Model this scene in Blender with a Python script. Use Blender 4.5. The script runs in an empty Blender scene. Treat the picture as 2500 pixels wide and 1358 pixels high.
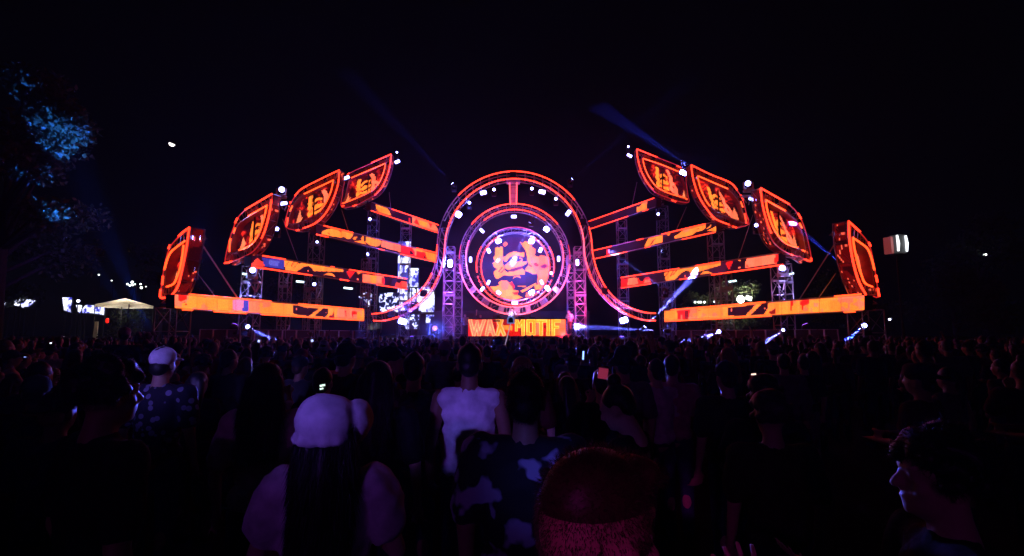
import bpy, bmesh, math, random
import numpy as np
from mathutils import Vector, Matrix

random.seed(7)
rng = np.random.default_rng(11)
scene = bpy.context.scene
C = scene.collection
R = math.radians

# ------------------------------------------------------------------ camera
F = 1200.0                       # focal length in photo pixels (2500 px wide)
CAM = Vector((0.0, 0.0, 1.95))   # phone held just above the heads
PITCH = math.atan(136.0 / F)
camd = bpy.data.cameras.new('camera'); cam = bpy.data.objects.new('camera', camd); C.objects.link(cam)
camd.sensor_width = 36.0; camd.lens = 36.0 * F / 2500.0; camd.clip_start = 0.05; camd.clip_end = 2000.0
cam.location = CAM; cam.rotation_euler = (math.pi / 2 + PITCH, 0, 0)
scene.camera = cam

# ------------------------------------------------------------------ world, moon light, exposure
MOON_DIR = None
world = bpy.data.worlds.new('World'); scene.world = world; world.use_nodes = True
wn = world.node_tree.nodes; wl = world.node_tree.links
for n in list(wn): wn.remove(n)
wo = wn.new('ShaderNodeOutputWorld'); wb = wn.new('ShaderNodeBackground'); ws = wn.new('ShaderNodeTexSky')
ws.sky_type = 'NISHITA'; ws.sun_disc = False; ws.sun_elevation = R(-8); ws.sun_rotation = R(-35)
wadd = wn.new('ShaderNodeMixRGB'); wadd.blend_type = 'ADD'; wadd.inputs[0].default_value = 1.0
wadd.inputs[2].default_value = (0.0045, 0.006, 0.014, 1)
wl.new(ws.outputs[0], wadd.inputs[1]); wl.new(wadd.outputs[0], wb.inputs[0]); wb.inputs[1].default_value = 0.06
wl.new(wb.outputs[0], wo.inputs[0])
sund = bpy.data.lights.new('moon_light', 'SUN'); sun = bpy.data.objects.new('moon_light', sund); C.objects.link(sun)
sund.energy = 0.004; sund.angle = R(0.5); sund.color = (0.75, 0.85, 1.0)
scene.view_settings.view_transform = 'Standard'; scene.view_settings.look = 'None'
scene.view_settings.gamma = 1.0; scene.view_settings.use_curve_mapping = False
scene.view_settings.exposure = 0.0
cy = scene.cycles
cy.use_denoising = True; cy.max_bounces = 5; cy.diffuse_bounces = 2; cy.glossy_bounces = 3
cy.transmission_bounces = 3; cy.volume_bounces = 0; cy.transparent_max_bounces = 6
cy.sample_clamp_indirect = 6.0; cy.caustics_reflective = False; cy.caustics_refractive = False
cy.use_light_tree = False
HAZE = 0.0011
SMOKE = 0.009

# ------------------------------------------------------------------ pixel <-> world
cp, sp = math.cos(PITCH), math.sin(PITCH)
def ray(u, v):
    x = (u - 1250.0) / F; y = -(v - 679.0) / F
    return Vector((x, cp - y * sp, sp + y * cp))
def at(u, v, Y):
    d = ray(u, v); return CAM + d * (Y / d.y)
def on_plane(u, v, P0, n):
    d = ray(u, v); return CAM + d * ((P0 - CAM).dot(n) / d.dot(n))
def proj(P):
    P = np.asarray(P, float) - np.array(CAM)
    zc = P[..., 1] * cp + P[..., 2] * sp
    yc = -P[..., 1] * sp + P[..., 2] * cp
    return np.stack([1250 + F * P[..., 0] / zc, 679 - F * yc / zc], -1)
def crop(pts, s, ox, oy): return [(ox + x / s, oy + y / s) for x, y in pts]
def inpoly(P, poly):
    x, y = P[:, 0], P[:, 1]; ins = np.zeros(len(P), bool); n = len(poly)
    for i in range(n):
        x0, y0 = poly[i]; x1, y1 = poly[(i + 1) % n]
        if y0 == y1: continue
        c = ((y0 > y) != (y1 > y)) & (x < (x1 - x0) * (y - y0) / (y1 - y0) + x0)
        ins ^= c
    return ins
moon_pos = at(420, 351, 300.0)
sun.rotation_euler = (CAM - moon_pos).to_track_quat('-Z', 'Y').to_euler()

# ------------------------------------------------------------------ materials
MATS = {}
def mat(name, col, rough=0.6, metal=0.0, emit=None, es=1.0, noise=None, bump=0.0, spec=0.4):
    if name in MATS: return MATS[name]
    m = bpy.data.materials.new(name); m.use_nodes = True
    nt = m.node_tree; b = nt.nodes['Principled BSDF']
    b.inputs['Base Color'].default_value = (*col, 1); b.inputs['Roughness'].default_value = rough
    b.inputs['Metallic'].default_value = metal; b.inputs['Specular IOR Level'].default_value = spec
    if emit is not None:
        b.inputs['Emission Color'].default_value = (*emit, 1); b.inputs['Emission Strength'].default_value = es
    if noise or bump:
        tc = nt.nodes.new('ShaderNodeTexCoord'); nz = nt.nodes.new('ShaderNodeTexNoise')
        sc, amt = noise if noise else (30.0, 0.0)
        nz.inputs['Scale'].default_value = sc; nz.inputs['Detail'].default_value = 4
        nt.links.new(tc.outputs['Object'], nz.inputs['Vector'])
        if amt:
            rp = nt.nodes.new('ShaderNodeMapRange'); rp.inputs[1].default_value = 0.3; rp.inputs[2].default_value = 0.7
            rp.inputs[3].default_value = 1 - amt; rp.inputs[4].default_value = 1 + amt
            mx = nt.nodes.new('ShaderNodeMixRGB'); mx.blend_type = 'MULTIPLY'; mx.inputs[0].default_value = 1
            mx.inputs[1].default_value = (*col, 1)
            nt.links.new(nz.outputs[0], rp.inputs[0]); nt.links.new(rp.outputs[0], mx.inputs[2])
            nt.links.new(mx.outputs[0], b.inputs['Base Color'])
        if bump:
            bp = nt.nodes.new('ShaderNodeBump'); bp.inputs['Strength'].default_value = bump; bp.inputs['Distance'].default_value = 0.02
            nt.links.new(nz.outputs[0], bp.inputs['Height']); nt.links.new(bp.outputs[0], b.inputs['Normal'])
    MATS[name] = m; return m
def led_material(name, strength):
    m = bpy.data.materials.new(name); m.use_nodes = True
    nt = m.node_tree; b = nt.nodes['Principled BSDF']
    a = nt.nodes.new('ShaderNodeAttribute'); a.attribute_name = 'led'
    b.inputs['Base Color'].default_value = (0.012, 0.012, 0.014, 1); b.inputs['Roughness'].default_value = 0.5
    # pixel sparkle and slightly uneven modules
    tc = nt.nodes.new('ShaderNodeTexCoord'); nz = nt.nodes.new('ShaderNodeTexNoise'); nz.inputs['Scale'].default_value = 22.0; nz.inputs['Detail'].default_value = 2
    vo = nt.nodes.new('ShaderNodeTexVoronoi'); vo.distance = 'CHEBYCHEV'; vo.inputs['Scale'].default_value = 2.0; vo.inputs['Randomness'].default_value = 0.15
    nt.links.new(tc.outputs['Object'], nz.inputs['Vector']); nt.links.new(tc.outputs['Object'], vo.inputs['Vector'])
    m1 = nt.nodes.new('ShaderNodeMapRange'); m1.inputs[1].default_value = .3; m1.inputs[2].default_value = .7; m1.inputs[3].default_value = .72; m1.inputs[4].default_value = 1.22
    sp = nt.nodes.new('ShaderNodeSeparateColor'); m2 = nt.nodes.new('ShaderNodeMapRange'); m2.inputs[3].default_value = .78; m2.inputs[4].default_value = 1.15
    nt.links.new(nz.outputs[0], m1.inputs[0]); nt.links.new(vo.outputs['Color'], sp.inputs[0]); nt.links.new(sp.outputs[0], m2.inputs[0])
    mu = nt.nodes.new('ShaderNodeMath'); mu.operation = 'MULTIPLY'; mv = nt.nodes.new('ShaderNodeMath'); mv.operation = 'MULTIPLY'; mv.inputs[1].default_value = strength
    nt.links.new(m1.outputs[0], mu.inputs[0]); nt.links.new(m2.outputs[0], mu.inputs[1]); nt.links.new(mu.outputs[0], mv.inputs[0])
    nt.links.new(a.outputs['Color'], b.inputs['Emission Color']); nt.links.new(mv.outputs[0], b.inputs['Emission Strength'])
    return m
LED = led_material('led_screen', 1.4)
LED_ROUND = led_material('led_screen_round', 2.1)
LED_WHITE = led_material('led_screen_white', 2.2)
STEEL = mat('truss_aluminium', (0.42, 0.42, 0.44), 0.42, 0.55, noise=(6, 0.15))
DARK = mat('black_powder_coat', (0.018, 0.018, 0.02), 0.5, 0.0, noise=(9, 0.3))
REVEAL = mat('dark_red_reveal', (0.30, 0.05, 0.05), 0.4, 0.1, noise=(4, 0.25))
NEON = mat('neon_orange', (0.8, 0.3, 0.1), 0.4, emit=(1.0, 0.028, 0.009), es=4.6)
NEON_HOT = mat('neon_amber', (0.8, 0.4, 0.1), 0.4, emit=(1.0, 0.055, 0.010), es=4.0)
NEON_PINK = mat('neon_pink', (0.8, 0.4, 0.4), 0.4, emit=(1.0, 0.07, 0.075), es=3.4)
NEON_DIM = mat('neon_dim_red', (0.6, 0.2, 0.2), 0.4, emit=(1.0, 0.03, 0.03), es=0.45)
TUBE_OFF = mat('unlit_diffuser_tube', (0.5, 0.45, 0.5), 0.4)
STROBE = mat('strobe_face', (0.8, 0.8, 0.8), 0.4, emit=(0.26, 0.28, 1.0), es=12.0)
STROBE_HOT = mat('strobe_face_bright', (0.8, 0.8, 0.8), 0.4, emit=(0.22, 0.24, 1.0), es=40.0)
STROBE_TUBE = mat('strobe_tube_cool', (0.8, 0.8, 0.8), 0.4, emit=(0.7, 0.95, 1.0), es=3.0)
LENS = mat('moving_head_lens', (0.8, 0.8, 0.8), 0.2, emit=(0.28, 0.30, 1.0), es=20.0)
LENS_OFF = mat('moving_head_lens_dark', (0.05, 0.05, 0.08), 0.1)
for _m in (STROBE, STROBE_HOT, STROBE_TUBE, LENS): _m.cycles.emission_sampling = 'NONE'
FACE = mat('glow_catch_plate', (0.30, 0.22, 0.22), 0.6, noise=(7, .3))
PLATE = mat('pale_plate', (0.6, 0.58, 0.62), 0.5, noise=(5, 0.1))
CASE = mat('white_fixture_case', (0.7, 0.7, 0.72), 0.5)

# ------------------------------------------------------------------ mesh builder and tags
def tag(o, label=None, cat=None, group=None, kind=None):
    if label: o['label'] = label
    if cat: o['category'] = cat
    if group: o['group'] = group
    if kind: o['kind'] = kind
    return o
def thing(name, label, cat, loc=(0, 0, 0), group=None, rotz=0.0):
    o = bpy.data.objects.new(name, None); C.objects.link(o); o.location = loc; o.rotation_euler.z = rotz
    o.empty_display_size = 0.2
    return tag(o, label, cat, group)
class MB:
    """collects geometry in world coordinates; build() makes one mesh object under a root"""
    def __init__(s): s.v = []; s.f = []; s.m = []
    def add(s, verts, faces, mi=0):
        b = len(s.v); s.v += [tuple(v) for v in verts]; s.f += [tuple(i + b for i in f) for f in faces]; s.m += [mi] * len(faces)
    def box(s, c, size, M=None, mi=0):
        c = Vector(c); hx, hy, hz = size[0] / 2, size[1] / 2, size[2] / 2
        vs = [Vector((x, y, z)) for x in (-hx, hx) for y in (-hy, hy) for z in (-hz, hz)]
        if M is not None: vs = [M @ v for v in vs]
        s.add([c + v for v in vs], [(0, 1, 3, 2), (4, 6, 7, 5), (0, 4, 5, 1), (2, 3, 7, 6), (0, 2, 6, 4), (1, 5, 7, 3)], mi)
    def rbox(s, c, size, M=None, bev=0.2, mi=0):
        """box with chamfered vertical/front edges: an octagonal prism along Y"""
        c = Vector(c); hx, hy, hz = size[0] / 2, size[1] / 2, size[2] / 2; b = min(hx, hz) * bev * 2
        ring = [(-hx, -hz + b), (-hx + b, -hz), (hx - b, -hz), (hx, -hz + b), (hx, hz - b), (hx - b, hz), (-hx + b, hz), (-hx, hz - b)]
        vs = [Vector((x, -hy, z)) for x, z in ring] + [Vector((x, hy, z)) for x, z in ring]
        if M is not None: vs = [M @ v for v in vs]
        fs = [tuple(range(8)), tuple(range(15, 7, -1))] + [(i, i + 8, (i + 1) % 8 + 8, (i + 1) % 8) for i in range(8)]
        s.add([c + v for v in vs], fs, mi)
    def tube(s, pts, r, n=6, closed=False, caps=True, mi=0):
        pts = [Vector(p) for p in pts]; N = len(pts); b = len(s.v)
        rr = r if isinstance(r, (list, tuple)) else [r] * N
        up = Vector((0.13, 0.31, 0.94)).normalized(); prev = None
        for i, p in enumerate(pts):
            if closed: t = pts[(i + 1) % N] - pts[i - 1]
            else: t = pts[min(i + 1, N - 1)] - pts[max(i - 1, 0)]
            t = t.normalized() if t.length > 1e-9 else Vector((0, 0, 1))
            if prev is None:
                a = t.cross(up); a = a.normalized() if a.length > 1e-4 else t.cross(Vector((1, 0, 0))).normalized()
            else:
                a = prev - t * prev.dot(t); a = a.normalized() if a.length > 1e-4 else prev
            prev = a; bb = t.cross(a)
            for k in range(n):
                an = 2 * math.pi * k / n
                s.v.append(tuple(p + (a * math.cos(an) + bb * math.sin(an)) * rr[i]))
        for i in range(N if closed else N - 1):
            j = (i + 1) % N
            for k in range(n):
                s.f.append((b + i * n + k, b + i * n + (k + 1) % n, b + j * n + (k + 1) % n, b + j * n + k)); s.m.append(mi)
        if caps and not closed:
            s.f.append(tuple(b + k for k in range(n - 1, -1, -1))); s.m.append(mi)
            s.f.append(tuple(b + (N - 1) * n + k for k in range(n))); s.m.append(mi)
    def bar(s, a, b, r, n=5, mi=0): s.tube([a, b], r, n, mi=mi)
    def build(s, name, mats, parent=None, smooth=False):
        me = bpy.data.meshes.new(name)
        o = parent.location if parent is not None else Vector()
        if parent is not None and parent.parent is not None: o = parent.parent.location + parent.location
        V = np.array(s.v, float) - np.array(o)
        me.from_pydata(V.tolist(), [], s.f)
        if not isinstance(mats, (list, tuple)): mats = [mats]
        for m in mats: me.materials.append(m)
        if len(mats) > 1: me.polygons.foreach_set('material_index', s.m)
        if smooth: me.polygons.foreach_set('use_smooth', [True] * len(me.polygons))
        me.update()
        ob = bpy.data.objects.new(name, me); C.objects.link(ob)
        if parent is not None: ob.parent = parent
        return ob
# single straight struts share one unit cylinder per material
UNIT = {}
def unit_cyl(m):
    if m.name not in UNIT:
        b = MB(); b.tube([(0, 0, 0), (0, 0, 1)], 1.0, 6); o = b.build('strut', m); UNIT[m.name] = o.data; bpy.data.objects.remove(o)
    return UNIT[m.name]
def strut(name, parent, a, b, r, m=STEEL):
    a = Vector(a) - parent.location; b = Vector(b) - parent.location; d = b - a
    o = bpy.data.objects.new(name, unit_cyl(m)); C.objects.link(o); o.parent = parent
    o.matrix_local = Matrix.Translation(a) @ d.to_track_quat('Z', 'Y').to_matrix().to_4x4() @ Matrix.Diagonal((r, r, d.length, 1))
    return o
def spline(pts, step):
    P = [Vector(p) for p in pts]; out = []
    for i in range(len(P) - 1):
        p0 = P[max(i - 1, 0)]; p1 = P[i]; p2 = P[i + 1]; p3 = P[min(i + 2, len(P) - 1)]
        n = max(2, int((p2 - p1).length / step))
        for k in range(n):
            t = k / n
            out.append(0.5 * ((2 * p1) + (p2 - p0) * t + (2 * p0 - 5 * p1 + 4 * p2 - p3) * t * t + (3 * p1 - p0 - 3 * p2 + p3) * t ** 3))
    out.append(P[-1]); return out
def led_grid(name, parent, fn, nu, nv, color, mask=None, m=None):
    """LED face: fn(s,t)->world for s,t in 0..1; color(px Nx2)->rgb; neighbours of one colour in a row are joined"""
    su = np.linspace(0, 1, nu + 1); sv = np.linspace(0, 1, nv + 1)
    G = fn(*np.meshgrid(su, sv))                    # (nv+1, nu+1, 3)
    cen = (G[:-1, :-1] + G[1:, 1:]) / 2
    px = proj(cen).reshape(-1, 2)
    col = color(px).reshape(nv, nu, 3)
    ok = np.ones((nv, nu), bool) if mask is None else mask(px).reshape(nv, nu)
    vid = {}; V = []; Fc = []; Cl = []
    def vi(i, j):
        if (i, j) not in vid: vid[(i, j)] = len(V); V.append(G[i, j])
        return vid[(i, j)]
    for i in range(nv):
        j = 0
        while j < nu:
            if not ok[i, j]: j += 1; continue
            k = j + 1
            while k < nu and ok[i, k] and np.abs(col[i, k] - col[i, j]).max() < 0.004 and k - j < 12: k += 1
            Fc.append((vi(i, j), vi(i, k), vi(i + 1, k), vi(i + 1, j))); Cl.append(col[i, j]); j = k
    b = MB(); b.add(V, Fc); o = b.build(name, m or LED, parent)
    at_ = o.data.attributes.new('led', 'FLOAT_COLOR', 'FACE')
    at_.data.foreach_set('color', np.concatenate([np.array(Cl), np.ones((len(Cl), 1))], 1).astype(np.float32).ravel())
    return o
OR = (1.5, 0.26, 0.03); SA = (1.5, 0.18, 0.085); RD = (1.1, 0.012, 0.008); DR = (0.3, 0.004, 0.006); BK = (0.012, 0.001, 0.006)
NV = (0.05, 0.045, 0.45); PK = (1.0, 0.2, 0.42)
def painter(base, polys):
    def fn(P):
        out = base(P) if callable(base) else np.tile(np.array(base, float), (len(P), 1))
        for poly, c in polys:
            ins = inpoly(P, poly); out[ins] = c
        return out
    return fn
def vnoise(x, y, seed=0):
    xi, yi = np.floor(x).astype(int), np.floor(y).astype(int); fx, fy = x - xi, y - yi
    def h(a, b):
        n = (a * 374761393 + b * 668265263 + seed * 974711) & 0x7fffffff
        n = ((n ^ (n >> 13)) * 1274126177) & 0x7fffffff
        return (n ^ (n >> 16)) % 1000 / 1000.0
    fx = fx * fx * (3 - 2 * fx); fy = fy * fy * (3 - 2 * fy)
    return (h(xi, yi) * (1 - fx) + h(xi + 1, yi) * fx) * (1 - fy) + (h(xi, yi + 1) * (1 - fx) + h(xi + 1, yi + 1) * fx) * fy

# ================================================================== ground
gm = mat('trodden_grass', (0.035, 0.045, 0.02), 0.95, noise=(1.3, 0.5), bump=0.6)
b = MB(); b.add([(-400, -200, 0), (400, -200, 0), (400, 700, 0), (-400, 700, 0)], [(0, 1, 2, 3)])
tag(b.build('ground', gm), 'dark trodden grass field under the crowd', 'ground', kind='structure')

SIDE = {'L': 'on the wing towards the white tent', 'R': 'on the wing towards the lantern mast'}
# ================================================================== truss towers
def tower(u, v_top, Y, w, label, z0=0.0, yaw=0.0, m=STEEL, r=0.03, group=None):
    top = at(u, v_top, Y); h = top.z - z0
    root = thing('truss_tower', label, 'truss tower', (top.x, top.y, z0), group)
    q = Matrix.Rotation(yaw, 3, 'Z')
    cs = [root.location + q @ Vector((sx * w / 2, sy * w / 2, 0)) for sx, sy in ((-1, -1), (1, -1), (1, 1), (-1, 1))]
    for c in cs: strut('chord', root, c, c + Vector((0, 0, h)), r, m)
    lace = MB(); nb = max(2, int(round(h / (w * 1.15)))); dz = h / nb
    for k in range(nb + 1):
        for i in range(4):
            lace.bar(cs[i] + Vector((0, 0, k * dz)), cs[(i + 1) % 4] + Vector((0, 0, k * dz)), r * 0.7, 4)
            if k < nb:
                a, bb = (i, (i + 1) % 4) if k % 2 else ((i + 1) % 4, i)
                lace.bar(cs[a] + Vector((0, 0, k * dz)), cs[bb] + Vector((0, 0, (k + 1) * dz)), r * 0.6, 4)
    lace.build('lacing', m, root)
    k = 1.6
    while k < h - 0.4:
        pl = MB(); pl.box(root.location + Vector((0, 0, k)) + q @ Vector((0, -w / 2 - 0.035, 0)), (w, 0.02, 0.16), q); k += 3.0
        pl.build('coupling_plate', m, root)
    bs = MB(); bs.box(root.location + Vector((0, 0, 0.03)), (w * 1.5, w * 1.5, 0.06), q); bs.build('base_plate', DARK, root)
    return root

# ================================================================== LED fascia bars (four tiers on each wing)
c3 = lambda p: crop(p, 10.417, 420, 690)
c4 = lambda p: crop(p, 8.929, 640, 710)
c5 = lambda p: crop(p, 6.098, 600, 600)
c6 = lambda p: crop(p, 7.576, 760, 480)
c7 = lambda p: crop(p, 7.353, 1430, 470)
c8 = lambda p: crop(p, 5.814, 1500, 610)
c9 = lambda p: crop(p, 4.310, 1600, 680)
def warm_base(P):
    n = vnoise(P[:, 0] / 26, P[:, 1] / 60, 3) + 0.45 * vnoise(P[:, 0] / 7, P[:, 1] / 12, 4)
    out = np.tile(np.array(OR), (len(P), 1)); out[n > 0.86] = SA
    return out
def dark_base(P):
    out = np.tile(np.array(BK), (len(P), 1)); n = vnoise(P[:, 0] / 30, P[:, 1] / 30, 9)
    out[n > 0.75] = (0.05, 0.004, 0.02); return out
ART = {
 'L1': (warm_base, [(c3([(150, 290), (395, 290), (380, 430), (300, 450), (215, 490), (160, 450)]), RD), (c3([(60, 300), (150, 300), (160, 600), (60, 610)]), SA),
    (c3([(290, 490), (330, 500), (395, 570), (370, 590)]), RD),
    (c3([(1560, 420), (1830, 440), (1790, 725), (1560, 690)]), PK), (c3([(1825, 430), (1940, 440), (1935, 740), (1790, 730)]), NV),
    (c4([(680, 310), (780, 320), (980, 375), (1240, 390), (1020, 555), (760, 520), (665, 490)]), BK),
    (c4([(1320, 385), (1445, 395), (1440, 500), (1380, 575), (1135, 555)]), BK), (c4([(1455, 545), (1530, 530), (1565, 440), (1565, 600), (1455, 585)]), DR),
    (c4([(740, 375), (760, 375), (770, 430), (752, 432)]), SA), (c4([(1380, 465), (1400, 465), (1400, 490), (1380, 490)]), SA),
    (c4([(1805, 435), (1835, 435), (1845, 560), (1820, 560)]), RD), (c4([(1950, 450), (2075, 450), (2060, 515), (1990, 510), (1975, 610), (1965, 600)]), RD)]),
 'L2': (dark_base, [(c5([(75, 285), (150, 200), (180, 185), (230, 230), (275, 250), (275, 310), (90, 300)]), (1, .05, .03)),
    (c5([(240, 180), (570, 205), (580, 355), (280, 310)]), (0.03, 0.03, 0.32)), (c5([(330, 215), (500, 230), (480, 310), (350, 290)]), (0.09, 0.09, 0.5)),
    (c5([(565, 205), (760, 240), (800, 270), (860, 250), (1000, 275), (1260, 310), (1450, 345), (1445, 390), (1010, 378), (985, 330), (930, 300), (860, 315), (750, 390), (590, 360), (575, 290)]), OR),
    (c5([(590, 300), (650, 215), (660, 215), (605, 300)]), DR), (c5([(670, 310), (715, 230), (730, 230), (690, 310)]), DR), (c5([(710, 330), (770, 255), (780, 258), (720, 335)]), DR),
    (c5([(1160, 435), (1220, 405), (1290, 415), (1335, 465), (1250, 440)]), OR), (c5([(915, 365), (935, 365), (935, 390), (915, 390)]), SA),
    (c5([(1500, 385), (1540, 365), (1620, 395), (1550, 490)]), RD), (c5([(1650, 385), (1735, 400), (1670, 425)]), OR), (c5([(1655, 490), (1685, 490), (1685, 515), (1655, 515)]), SA),
    (c5([(1740, 420), (2050, 460), (2060, 580), (1740, 550), (1735, 480)]), SA), (c5([(1850, 440), (1950, 450), (1940, 560), (1860, 550)]), OR), (c5([(2020, 470), (2060, 475), (2070, 575), (2030, 570)]), RD),
    (c5([(2220, 590), (2245, 540), (2290, 560), (2320, 530), (2400, 540), (2400, 630), (2230, 610)]), (1, .06, .03)), (c5([(2300, 540), (2320, 530), (2320, 590), (2300, 590)]), RD)]),
 'L3': (dark_base, [(c6([(220, 640), (290, 610), (370, 590), (380, 560), (780, 670), (770, 720), (720, 785), (660, 780), (600, 745), (550, 765), (200, 700), (190, 660)]), OR),
    (c6([(500, 615), (580, 630), (545, 665)]), RD), (c6([(300, 660), (350, 690), (355, 710), (310, 690)]), DR),
    (c6([(770, 770), (800, 745), (855, 745), (820, 795), (780, 800)]), OR), (c6([(780, 830), (920, 815), (930, 780), (860, 760), (930, 770), (950, 710), (970, 720), (970, 810), (1020, 890)]), OR),
    (c6([(1010, 725), (1220, 780), (1300, 830), (1270, 905), (1200, 925), (1080, 895), (1005, 840)]), OR),
    (c6([(1310, 805), (1400, 820), (1480, 845), (1655, 895), (1650, 1030), (1290, 930)]), SA),
    (c6([(1660, 905), (1940, 965), (2100, 1010), (2140, 1160), (1660, 1040)]), RD), (c6([(1820, 985), (1905, 1065), (1820, 1070)]), BK), (c6([(2080, 1080), (2130, 1150), (2080, 1130)]), BK),
    (c6([(1860, 950), (1940, 965), (1950, 1100), (1915, 1100), (1910, 1020)]), SA), (c6([(1940, 965), (2310, 1070), (2300, 1210), (2140, 1160), (2110, 1040), (1940, 1000)]), OR)]),
 'L4': (dark_base, [(c6([(1190, 125), (1290, 140), (1390, 200), (1440, 270), (1480, 355), (1210, 275)]), OR),
    (c6([(1870, 370), (2350, 530), (2340, 650), (1870, 510)]), SA), (c6([(1890, 480), (1950, 415), (2010, 540)]), RD), (c6([(2165, 480), (2240, 510), (2210, 580)]), RD), (c6([(1980, 430), (2150, 490), (2130, 570), (2000, 520)]), OR),
    (c6([(2280, 510), (2360, 540), (2340, 610)]), BK), (c6([(1800, 390), (1830, 400), (1830, 490), (1800, 480)]), RD)]),
 'R1': (warm_base, [(c8([(890, 870), (1075, 855), (1050, 985), (890, 990)]), RD), (c8([(1000, 870), (1050, 865), (1045, 985), (1005, 985)]), DR), (c8([(945, 920), (960, 920), (960, 980), (945, 980)]), SA),
    (c8([(1150, 860), (1280, 850), (1200, 870)]), RD),
    (c8([(1610, 820), (1920, 790), (2010, 775), (1860, 935), (1610, 940)]), BK), (c8([(2100, 755), (2190, 755), (2180, 830), (2120, 915), (1930, 930)]), BK), (c8([(2200, 880), (2285, 830), (2285, 910), (2210, 920)]), DR),
    (c8([(1655, 840), (1670, 840), (1672, 880), (1658, 880)]), SA), (c8([(2130, 820), (2150, 820), (2150, 845), (2130, 845)]), SA),
    (c9([(1420, 240), (1445, 240), (1440, 340), (1425, 340)]), RD), (c9([(1530, 235), (1625, 222), (1615, 270), (1565, 280), (1545, 345), (1535, 320)]), RD)]),
 'R2': (dark_base, [(c8([(90, 415), (500, 390), (520, 475), (90, 540)]), RD), (c8([(200, 405), (290, 395), (300, 495), (180, 505)]), SA), (c8([(340, 400), (440, 390), (400, 450), (360, 440)]), BK), (c8([(290, 400), (320, 400), (340, 480), (300, 490)]), SA), (c8([(430, 430), (500, 420), (510, 460), (420, 470)]), SA),
    (c8([(705, 325), (950, 275), (1190, 220), (1510, 175), (1510, 220), (1080, 345), (1060, 300), (1020, 295), (960, 320), (850, 430), (730, 440)]), OR),
    (c8([(715, 380), (770, 310), (782, 310), (730, 380)]), DR), (c8([(780, 385), (830, 300), (845, 300), (800, 385)]), DR), (c8([(820, 360), (880, 290), (890, 292), (835, 365)]), DR),
    (c8([(1215, 360), (1260, 310), (1340, 305), (1390, 335), (1280, 340)]), OR), (c8([(990, 355), (1005, 355), (1005, 385), (990, 385)]), SA),
    (c8([(1580, 200), (1600, 170), (1690, 145), (1630, 290)]), RD), (c8([(1745, 140), (1815, 125), (1775, 165)]), OR), (c8([(1765, 245), (1785, 245), (1785, 265), (1765, 265)]), SA),
    (c8([(1870, 120), (2280, 45), (2330, 80), (2300, 190), (1930, 245), (1855, 255)]), SA), (c8([(2285, 45), (2335, 80), (2310, 185), (2270, 185)]), RD), (c8([(1870, 200), (1910, 245), (1870, 250)]), RD)]),
 'R3': (dark_base, [(c7([(375, 1020), (420, 1015), (430, 1115), (370, 1130)]), RD), (c7([(1140, 800), (1375, 735), (1375, 895), (1160, 950), (1070, 985), (1060, 950)]), OR), (c7([(1150, 940), (1190, 880), (1260, 810), (1215, 890), (1170, 945)]), DR),
    (c7([(1440, 735), (1530, 700), (1500, 775), (1475, 780)]), OR), (c7([(1590, 790), (1650, 755), (1740, 690), (1750, 640), (2165, 545), (2150, 640), (2090, 690), (1990, 705), (1930, 755), (1600, 840)]), OR), (c7([(1740, 650), (1870, 615), (1850, 700), (1750, 720)]), SA),
    (c7([(1860, 620), (1960, 600), (1910, 655)]), RD), (c7([(1990, 660), (2040, 630), (2040, 650), (2000, 670)]), RD), (c7([(2165, 650), (2260, 570), (2240, 620), (2180, 660)]), OR), (c7([(2180, 690), (2340, 605), (2345, 700)]), OR)]),
 'R4': (dark_base, [(c7([(920, 260), (960, 260), (1020, 190), (1100, 150), (1095, 300), (920, 355)]), OR), (c7([(1030, 170), (1100, 155), (1100, 210), (1030, 220)]), SA)]),
}
# (left end u, top, bottom, Y) (right end u, top, bottom, Y); lit stretches of the top and bottom tube as photo u ranges
BARS = {
 'L1': ((427, 719, 752, 21.0), (889, 758, 781, 33.3), [(459, 500), (500, 660), (727, 886)], [(443, 468), (520, 600), (636, 886)]),
 'L2': ((614, 623, 649, 25.0), (994, 683, 705, 37.0), [(639, 695), (806, 814), (851, 992)], [(613, 760), (828, 850), (918, 992)]),
 'L3': ((772, 549, 571, 30.3), (1064, 619, 639, 41.0), [(789, 860), (1016, 1064)], [(771, 800), (924, 937), (977, 1064)]),
 'L4': ((905, 495, 513, 36.5), (1070, 551, 568, 43.0), [(956, 1070)], [(905, 1069)]),
 'R1': ((1622, 760, 783, 33.3), (2110, 721, 757, 21.0), [(1640, 1870), (2040, 2105)], [(1625, 1885), (2063, 2090)]),
 'R2': ((1516, 680, 702, 37.0), (1900, 620, 646, 25.0), [(1517, 1660), (1700, 1760)], [(1518, 1590), (1661, 1682), (1739, 1913)]),
 'R3': ((1448, 614, 632, 41.0), (1748, 543, 565, 30.3), [(1448, 1494), (1556, 1572), (1617, 1724)], [(1452, 1532), (1576, 1588), (1667, 1748)]),
 'R4': ((1439, 542, 559, 43.0), (1602, 484, 504, 36.5), [(1439, 1598)], [(1440, 1534), (1570, 1584)]),
}
TIER = {1: 'lowest', 2: 'second lowest', 3: 'third lowest', 4: 'topmost'}
def bar_depth(key, u):
    a, c = BARS[key][0], BARS[key][1]; t = (u - a[0]) / (c[0] - a[0])
    return 1.0 / (1 / a[3] + (1 / c[3] - 1 / a[3]) * t)
def bar_pt(key, u, edge):           # edge 0 = top, 1 = bottom
    a, c = BARS[key][0], BARS[key][1]; t = (u - a[0]) / (c[0] - a[0])
    v = a[1 + edge] + (c[1 + edge] - a[1 + edge]) * t
    return at(u, v, bar_depth(key, u))
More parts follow.
